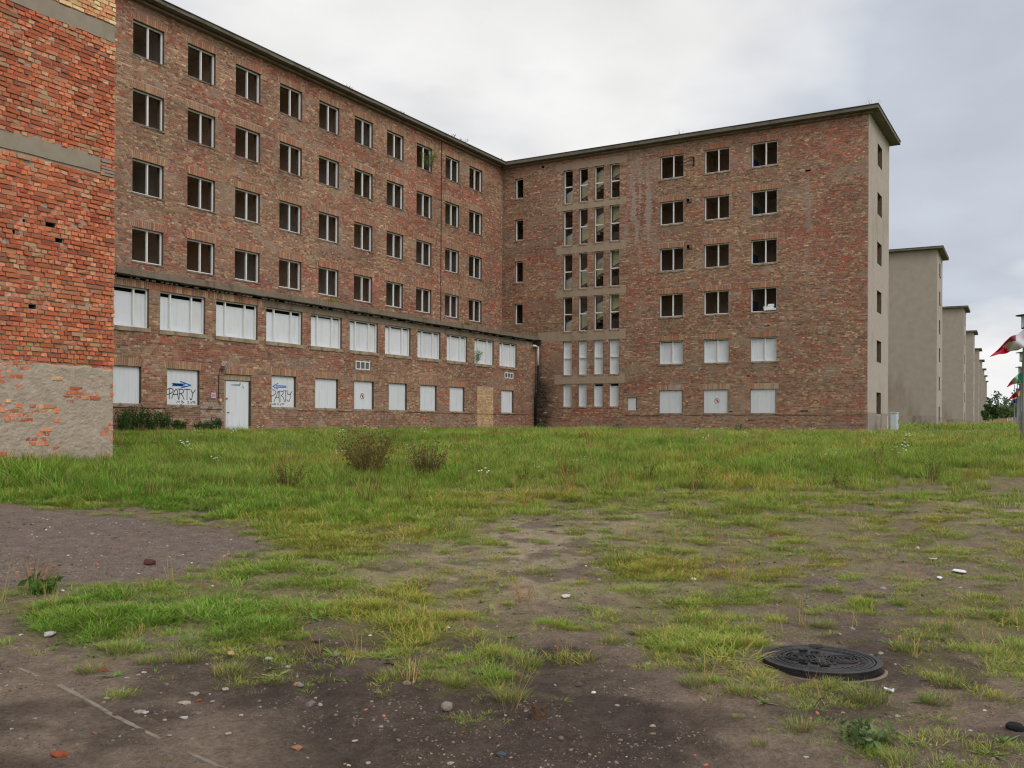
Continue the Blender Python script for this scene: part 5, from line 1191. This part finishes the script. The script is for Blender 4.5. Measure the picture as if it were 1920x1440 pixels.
for k, (px, py, h) in enumerate([(1215, 905, .5), (1325, 902, .45), (1068, 900, .45), (985, 905, .35), (1745, 905, .55), (1575, 915, .4), (1480, 888, .4), (1640, 868, .45), (1700, 845, .4)]):
    bush('meadow_weed', ground_hit(px, py), h, .24, 12, 16, 20 + k, BC + LEAFC, (100, 80, 54), 'brownish seeded weed standing in the meadow grass', 'weed', 'brown weeds standing in the meadow', .5, .03)
NET = [(58, 88, 36), (48, 78, 32), (70, 100, 44)]
for k, X in enumerate((22.3, 22.9, 23.5, 24.1, 24.8, 25.9, 26.5)):
    hN = (1.15, 1.3, 1.2, 1.05, .7, .6, .75)[k]
    bush('nettle_clump', (X, DA - .6, float(ground_z(X, DA - .6))), hN, .36, 30, 44, 40 + k, NET, (70, 88, 44), 'dark green nettle clump growing against the foot of the annex', 'weed', 'nettle clumps at the foot of the annex', .55, .06)
for k, (px, py) in enumerate(((1018, 800), (1385, 815), (1160, 812))):
    x, y, z = at_depth(px, py - 6, (52, 48, 50)[k]); bush('nettle_clump', (x, y, float(ground_z(x, y))), .6, .3, 16, 26, 60 + k, NET, (70, 88, 44), 'dark weed clump in front of the stair wing', 'weed', 'dark weeds in front of the stair wing', .55, .06)
# plants on ledges and roofs
SAP = [(112, 150, 60), (96, 134, 50), (130, 160, 76)]
sx, sz = on_y(806, 312, DY - .2); bush('birch_sapling', (sx, DY - .15, sz), 1.25, .55, 16, 30, 71, SAP, (90, 80, 60), 'green birch sapling growing out of an upper window ledge', 'sapling', None, .6, .07)
sx, sz = on_y(897, 676, DA - .1); bush('birch_sapling', (sx, DA - .06, sz), .75, .34, 12, 18, 72, SAP, (100, 96, 60), 'light green sapling sprouting from a boarded window sill of the annex', 'sapling', None, .6, .07)
for k, (px, py, lab) in enumerate(((625, 566, 'yellow-green grass clump on the annex roof edge below the middle windows'), (880, 602, 'grass clump on the annex roof edge near the last window column'), (1000, 626, 'mossy clump on the annex roof corner above the white pipe'))):
    sx, sz = on_y(px, py, DA - .1); root = mobj('roof_grass', tuft_mesh('roof_grass', gr, 160, .34, .30, .02, .9, (124, 140, 52), (160, 166, 80), .3, 2, M_LEAF), None, (sx, DA - .02, Z(5.63)), None, (1.5, .55, .8)); tag(root, lab, 'plant')
for k, (px, py, w) in enumerate(((585, 135, 1.2), (655, 166, 1.6), (755, 208, 1.4), (870, 255, 2.2), (850, 246, 1.8), (940, 296, 1.0))):
    sx, sz = on_y(px, py, DY - .4); bush('roof_weed', (sx, DY - .35, Z(17.22)), .35 * w * .6, .28 * w * .6, 9, 10, 80 + k, [(70, 84, 60), (86, 96, 66)], (80, 76, 60), 'small weed sprouting from the roof edge of the long range', 'weed', 'weeds on the roof edge of the long range', .4, .05)
for k, (u, lab) in enumerate(((12.6, 'spindly weed on the stair wing roof above its windows'), (LW + .2, 'twiggy weed on the outer roof corner of the stair wing'))):
    bush('roof_weed', (EX - .2, DY - u, Z(17.2)), .55, .55, 9, 5, 90 + k, [(78, 84, 66), (96, 96, 76)], (86, 80, 70), lab, 'weed', None, .3, .04)
# white and blue flowers strewn through the meadow
fm = []
for k in range(4):
    V, F_, Cc = [], [], []; r_ = random.Random(k)
    for j in range(5):
        q = Vector((r_.gauss(0, .05), r_.gauss(0, .05), .26 + r_.uniform(-.05, .06)))
        for e in range(6): leaf_quad(V, F_, Cc, q, Vector((0, 0, 1)), Vector((cos(e * 1.05), sin(e * 1.05), .2)).normalized(), .022, .018, lin((236, 236, 230)) if k < 3 else lin((92, 120, 210)))
    fm.append(colmesh('flower', V, F_, Cc, M_GRASS))
fr_ = np.random.default_rng(9); fx, fy, frr = scatter(900, 10, 50, 1.4, fr_); fz = ground_z(fx, fy); fpx, fpy, _ = to_px(fx, fy, fz); kp = (cover(fpx, fpy) > .7) & ~built(fx, fy) & (fbm(fx / 2.0, fy / 2.0, 801, 2) > .56) & (fpy < 925)
fx, fy, fz = fx[kp], fy[kp], fz[kp]; m = len(fx); ks = .7 + .8 * fr_.random(m)
fo = instancer('wildflowers', fm, np.stack([fx, fy, fz], 1), fr_.integers(0, 4, m), np.stack([fr_.normal(0, .2, m), fr_.normal(0, .2, m), fr_.random(m) * 6.28], 1), np.stack([ks, ks, ks], 1), np.ones((m, 3)), 'scattered white yarrow and blue chicory blossoms in the tall grass'); fo['category'] = 'flowers'
# utility cabinet
x, y, z = at_depth(1677, 806, 52.6); cab = empty('utility_cabinet', (x, y, z - .2), radians(-2), 'white utility cabinet standing in the grass at the gable corner', 'cabinet')
MB().box(-.30, .30, -.16, .16, 0, .2).obj('base', M_CONC, cab); MB().box(-.29, .29, -.15, .15, .201, 1.12).obj('body', M_CABINET, cab); MB().box(-.32, .32, -.18, .18, 1.121, 1.17).obj('lid', M_CABINET, cab)
dr = MB().box(-.27, .06, -.165, -.151, .24, 1.08).obj('door', M_CABINET, cab); MB().box(.075, .27, -.165, -.151, .24, 1.08).obj('door', M_CABINET, cab); MB().box(.09, .12, -.185, -.166, .55, .78).obj('handle', M_IRON, cab)

# ================================================================== lamps, flags and the far end of the road
def pole_thing(name, px, depth, label, cat, group=None):
    x, y, _ = at_depth(px, 800, depth); return empty(name, (x, y, float(ground_z(x, y))), -YAW * 0, label, cat, group)
for k, (px, dep) in enumerate(((1924, 25.5), (1917.5, 38.5), (1914.0, 48), (1911.5, 60), (1909, 76))):
    r = pole_thing('street_lamp', px, dep, 'slim lamp post with a flat disc cap and glass lantern beside the flagpoles', 'street lamp', 'disc-capped lamp posts along the road'); zb_ = r.location.z; H = EYE + 3.02 - zb_
    MB().lathe([(.06, -.1), (.06, 1.0), (.04, 1.1), (.035, H - .45), (.06, H - .40)], 12).obj('post', M_GREYM, r, True)
    MB().lathe([(.001, H), (.10, H - .005), (.27, H - .035), (.27, H - .05), (.001, H - .045)], 24).obj('cap', M_IRON, r)
    MB().lathe([(.10, H - .38), (.115, H - .05)], 16).obj('lantern_glass', mat('lantern_glass', L4((200, 210, 215)), .2), r)
    MB().lathe([(.001, H - .40), (.13, H - .40), (.13, H - .37), (.10, H - .37)], 16).obj('lantern_base', M_IRON, r)
    for e in range(4): MB().tube([(.12 * cos(e * pi / 2), .12 * sin(e * pi / 2), H - .38), (.12 * cos(e * pi / 2), .12 * sin(e * pi / 2), H - .05)], .008, 5).obj('lantern_bar', M_IRON, r)
FLW, FLR, FLG, FLB, FLY = (mat('flag_' + n, L4(c, 1.05), .8, .05, 4) for n, c in (('white', (205, 205, 210)), ('red', (200, 40, 62)), ('green', (40, 130, 90)), ('blue', (70, 90, 160)), ('yellow', (226, 176, 60))))
def flag(px, depth, top, rad_, label, tops, bots, d2, zones, mats_, rot=False):
    """pole with a drooping flag: tops / bots = outline of its upper and lower edge from hoist to fly, in pixels"""
    r = pole_thing('flagpole', px, depth, label, 'flag'); x, y = r.location.x, r.location.y; zt_ = at_depth(px, top, depth)[2]
    MB().lathe([(rad_, -.2), (rad_, 1.2), (rad_ * .8, 1.25), (rad_ * .6, zt_ - r.location.z), (rad_ * 1.1, zt_ - r.location.z + .02), (.001, zt_ - r.location.z + .08)], 12).obj('pole', M_GREYM, r, True)
    ns, nt_ = 22, 9; V = []; S = np.linspace(0, 1, ns)
    tx = np.interp(S, np.linspace(0, 1, len(tops)), [p[0] for p in tops]); ty = np.interp(S, np.linspace(0, 1, len(tops)), [p[1] for p in tops]); bx = np.interp(S, np.linspace(0, 1, len(bots)), [p[0] for p in bots]); by = np.interp(S, np.linspace(0, 1, len(bots)), [p[1] for p in bots])
    for i, s in enumerate(S):
        for j in range(nt_):
            t = j / (nt_ - 1); dd = depth + d2 * s + .24 * sin(s * 9 + t * 3.0) * min(1, 4 * s) + .10 * sin(s * 19 - t * 4) * s; q = at_depth(tx[i] * (1 - t) + bx[i] * t, ty[i] * (1 - t) + by[i] * t, dd); V.append((q[0] - x, q[1] - y, q[2] - r.location.z))
    Q, mi = [], []
    for i in range(ns - 1):
        for j in range(nt_ - 1):
            a = i * nt_ + j; Q.append((a, a + nt_, a + nt_ + 1, a + 1)); mi.append(zones((S[i] + S[i + 1]) / 2, (j + .5) / (nt_ - 1)))
    me = quadmesh('cloth', V, Q, mats_, mi=mi, smooth=True); o = mobj('cloth', me, r); sd_ = o.modifiers.new('thick', 'SOLIDIFY'); sd_.thickness = .004
    return r
flag(1936, 22, 560, .05, 'white flag with red fly end blowing from a flagpole', [(1936, 606), (1922, 614), (1908, 627), (1896, 630), (1884, 641), (1872, 655), (1856, 668)], [(1936, 655), (1922, 650), (1908, 657), (1896, 658), (1886, 663), (1872, 664), (1857, 669)], 1.1, lambda s, t: 1 if s + .22 * t - .30 * (t < .2) * (s > .5) * -1 > .78 or s < .12 else (2 if .40 < s < .52 and t < .35 else 0), [FLW, FLR, mat('flag_emblem', L4((130, 60, 80), 1.1), .8)])
flag(1918.6, 30, 640, .05, 'green, white and red flag drooping on a pole', [(1918, 696), (1908, 702), (1897, 712), (1888, 725)], [(1918, 717), (1908, 719), (1898, 721), (1889, 726)], 1.0, lambda s, t: 2 if s < .34 else (0 if s < .68 else 1), [FLW, FLR, FLG])
flag(1914.2, 46, 690, .045, 'red, yellow and blue flag drooping on a thin pole', [(1914, 724), (1904, 735), (1890, 749)], [(1914, 742), (1904, 745), (1891, 750)], 1.0, lambda s, t: 3 if t < .34 and s < .5 else (1 if s > .25 else 0), [FLY, FLR, FLG, FLB])
flag(1907, 70, 715, .04, 'small white and blue flag hanging limp on a far pole', [(1907, 741), (1903, 743), (1898, 748)], [(1906, 757), (1903, 756), (1899, 755)], .8, lambda s, t: 3 if t > .4 else 0, [FLW, FLR, FLG, FLB])
flag(1902, 95, 722, .04, 'small yellow and green flag hanging limp on a far pole', [(1902, 744), (1899, 748), (1896, 752)], [(1902, 756), (1898, 760), (1895, 763)], .8, lambda s, t: 0 if t < .5 else 2, [FLY, FLR, FLG, FLB])
# far trees
def tree(px, depth, hgt, crown, seed, cols, label, leaf=.55, n=900, trunk=True, group=None):
    r_ = random.Random(seed); r = pole_thing('tree', px, depth, label, 'tree', group)
    b = MB().tube([(0, 0, -.3), (.1, 0, hgt * .35), (.05, .1, hgt * .8)], [hgt * .028, hgt * .02, hgt * .006], 8); cl = []
    for k in range(9):
        a = r_.uniform(0, 6.28); z0 = hgt * r_.uniform(.25, .6); e = (crown * .8 * cos(a), crown * .8 * sin(a), z0 + hgt * r_.uniform(.1, .3)); b.tube([(.05, 0, z0), e], [hgt * .011, hgt * .003], 5, cap=False); cl.append(Vector(e))
    b.obj('trunk', mat('bark', L4((84, 72, 62), 1.1), .9, .3, 6), r)
    for k in range(14): cl.append(Vector((r_.gauss(0, crown * .45), r_.gauss(0, crown * .45), hgt * r_.uniform(.35, .95))))
    V, F_, Cc = [], [], []
    for k in range(n):
        c = r_.choice(cl); q = c + rvec(r_) * crown * .34 * r_.random() ** .4; d1 = rvec(r_); n_ = d1.cross(rvec(r_)).normalized(); leaf_quad(V, F_, Cc, q, n_, d1, leaf * r_.uniform(.6, 1.4), leaf * .7, lin(r_.choice(cols)) * r_.uniform(.75, 1.25))
    mobj('crown', colmesh('crown', V, F_, Cc, M_LEAF), r)['kind'] = 'stuff'; return r
TG = [(62, 86, 48), (74, 98, 54), (52, 74, 42)]; TP = [(104, 124, 70), (92, 114, 64)]; TB = [(98, 118, 96), (110, 128, 106), (88, 110, 88)]
tree(1861.5, 255, 5.6, 1.4, 1, TP + TG, 'round dark green tree at the far end beyond the last wings', .6, 1300)
tree(1884, 300, 5.6, 1.5, 2, TP, 'pale green tree in front of the distant wood', .6, 900)
tree(1893, 320, 5.4, 1.4, 3, TP, 'yellowish green tree beside the pale green one', .6, 800)
tree(1852, 300, 9.0, .8, 4, TG, 'tall narrow dark tree rising behind the round tree', .5, 500)
tree(1848, 240, 3.6, .8, 5, TP + TG, 'low dark bushy tree at the corner of the last wing', .5, 700)
V, F_, Cc = [], [], []; r_ = random.Random(77)
for k in range(150):
    px = 1780 + 560 * r_.random(); dep = r_.uniform(430, 560); x, y, _ = at_depth(px, 800, dep); g0 = float(ground_z(x, y)); h = r_.uniform(9, 15) + (3 if r_.random() < .2 else 0); cw = r_.uniform(2.0, 3.6)
    for j in range(130):
        zz_ = h * r_.uniform(.1, 1); w = cw * (1 - .55 * zz_ / h); q = Vector((x + r_.gauss(0, w * .55), y + r_.gauss(0, w * .55), g0 + zz_)); d1 = rvec(r_); n_ = d1.cross(rvec(r_)).normalized(); leaf_quad(V, F_, Cc, q, n_, d1, r_.uniform(.9, 1.9), 1.1, lin(r_.choice(TB)) * r_.uniform(.75, 1.2))
wd = mobj('distant_wood', colmesh('distant_wood', V, F_, Cc, M_LEAF)); tag(wd, 'hazy green wood closing the view at the end of the road', 'wood', kind='stuff')
# low brick wall, rail and sign at the far end
x, y, _ = at_depth(1857, 800, 285); x2, y2, _ = at_depth(1990, 800, 300); g0 = float(ground_z(x, y)); L_ = sqrt((x2 - x) ** 2 + (y2 - y) ** 2)
lw_ = empty('brick_wall', (x, y, g0), atan2(y2 - y, x2 - x), 'long low red-brown brick wall in front of the distant wood', 'wall'); lw_['kind'] = 'thing'
MB().box(0, L_, 0, .4, -.5, 1.75).obj('masonry', mat('far_brick', L4((140, 104, 94), 1.2), .95, .3, 2.5), lw_); MB().box(-.05, L_ + .05, -.06, .46, 1.751, 1.9).obj('coping', M_CONC_D, lw_)
x, y, _ = at_depth(1889, 800, 150); x2, y2, _ = at_depth(1912, 800, 140); g0 = float(ground_z(x, y)); L_ = sqrt((x2 - x) ** 2 + (y2 - y) ** 2)
rl = empty('white_railing', (x, y, g0), atan2(y2 - y, x2 - x), 'short white railing beside the far flagpoles', 'railing')
for k in range(6): MB().box(L_ * k / 5 - .04, L_ * k / 5 + .04, -.04, .04, -.2, 1.15).obj('post', M_WHITE, rl)
for z in (.35, .72, 1.08): MB().box(.041, L_ - .041, -.025, .025, z, z + .07).obj('rail', M_WHITE, rl)
r = pole_thing('red_sign', 1911.5, 110, 'small red-orange sign panel on a post beside the flagpoles', 'sign'); MB().tube([(0, 0, -.2), (0, 0, 1.3)], .03, 6).obj('post', M_GREYM, r); MB().box(-.14, .14, -.14, .14, 1.3, 2.15).obj('panel', mat('sign_orange', L4((186, 66, 40), 1.1), .7), r)

# grit and clods that roughen the soil
gr2 = np.random.default_rng(91); xs, ys, rs3 = scatter(60000, 2.9, 13, 1.05, gr2); zs = ground_z(xs, ys); px, py, d = to_px(xs, ys, zs); cc = cover(px, py)
cl = fbm(xs / .35, ys / .35, 903, 3) + .25 * (fbm(xs / 1.4, ys / 1.4, 905, 2) - .5)
kp = (gr2.random(len(xs)) < np.where(in_poly(px, py, PAD), .8, sstep(.48, .66, cl) * (1 - .8 * cc))) & ~built(xs, ys) & (((xs - MH[0]) ** 2 + (ys - MH[1]) ** 2) > .43 ** 2)
xs, ys, zs = xs[kp], ys[kp], zs[kp]; m = len(xs); GT = np.array([lin(c) for c in ((92, 80, 71), (112, 98, 86), (78, 68, 62), (134, 120, 106), (104, 84, 74))])
gs = .006 + .016 * gr2.random(m) ** 2.5
go_ = instancer('soil_grit', [stone_mesh(s, m=M_PEB, rough=.35) for s in range(20, 25)], np.stack([xs, ys, zs + gs * .05], 1), gr2.integers(0, 5, m), np.stack([gr2.normal(0, .4, m), gr2.normal(0, .4, m), gr2.random(m) * 6.28], 1), np.stack([gs, gs, gs], 1), GT[gr2.choice(5, m, p=[.32, .28, .2, .12, .08])] * 1.15, 'coarse grit and crumbled clods over the bare soil'); go_['category'] = 'grit'
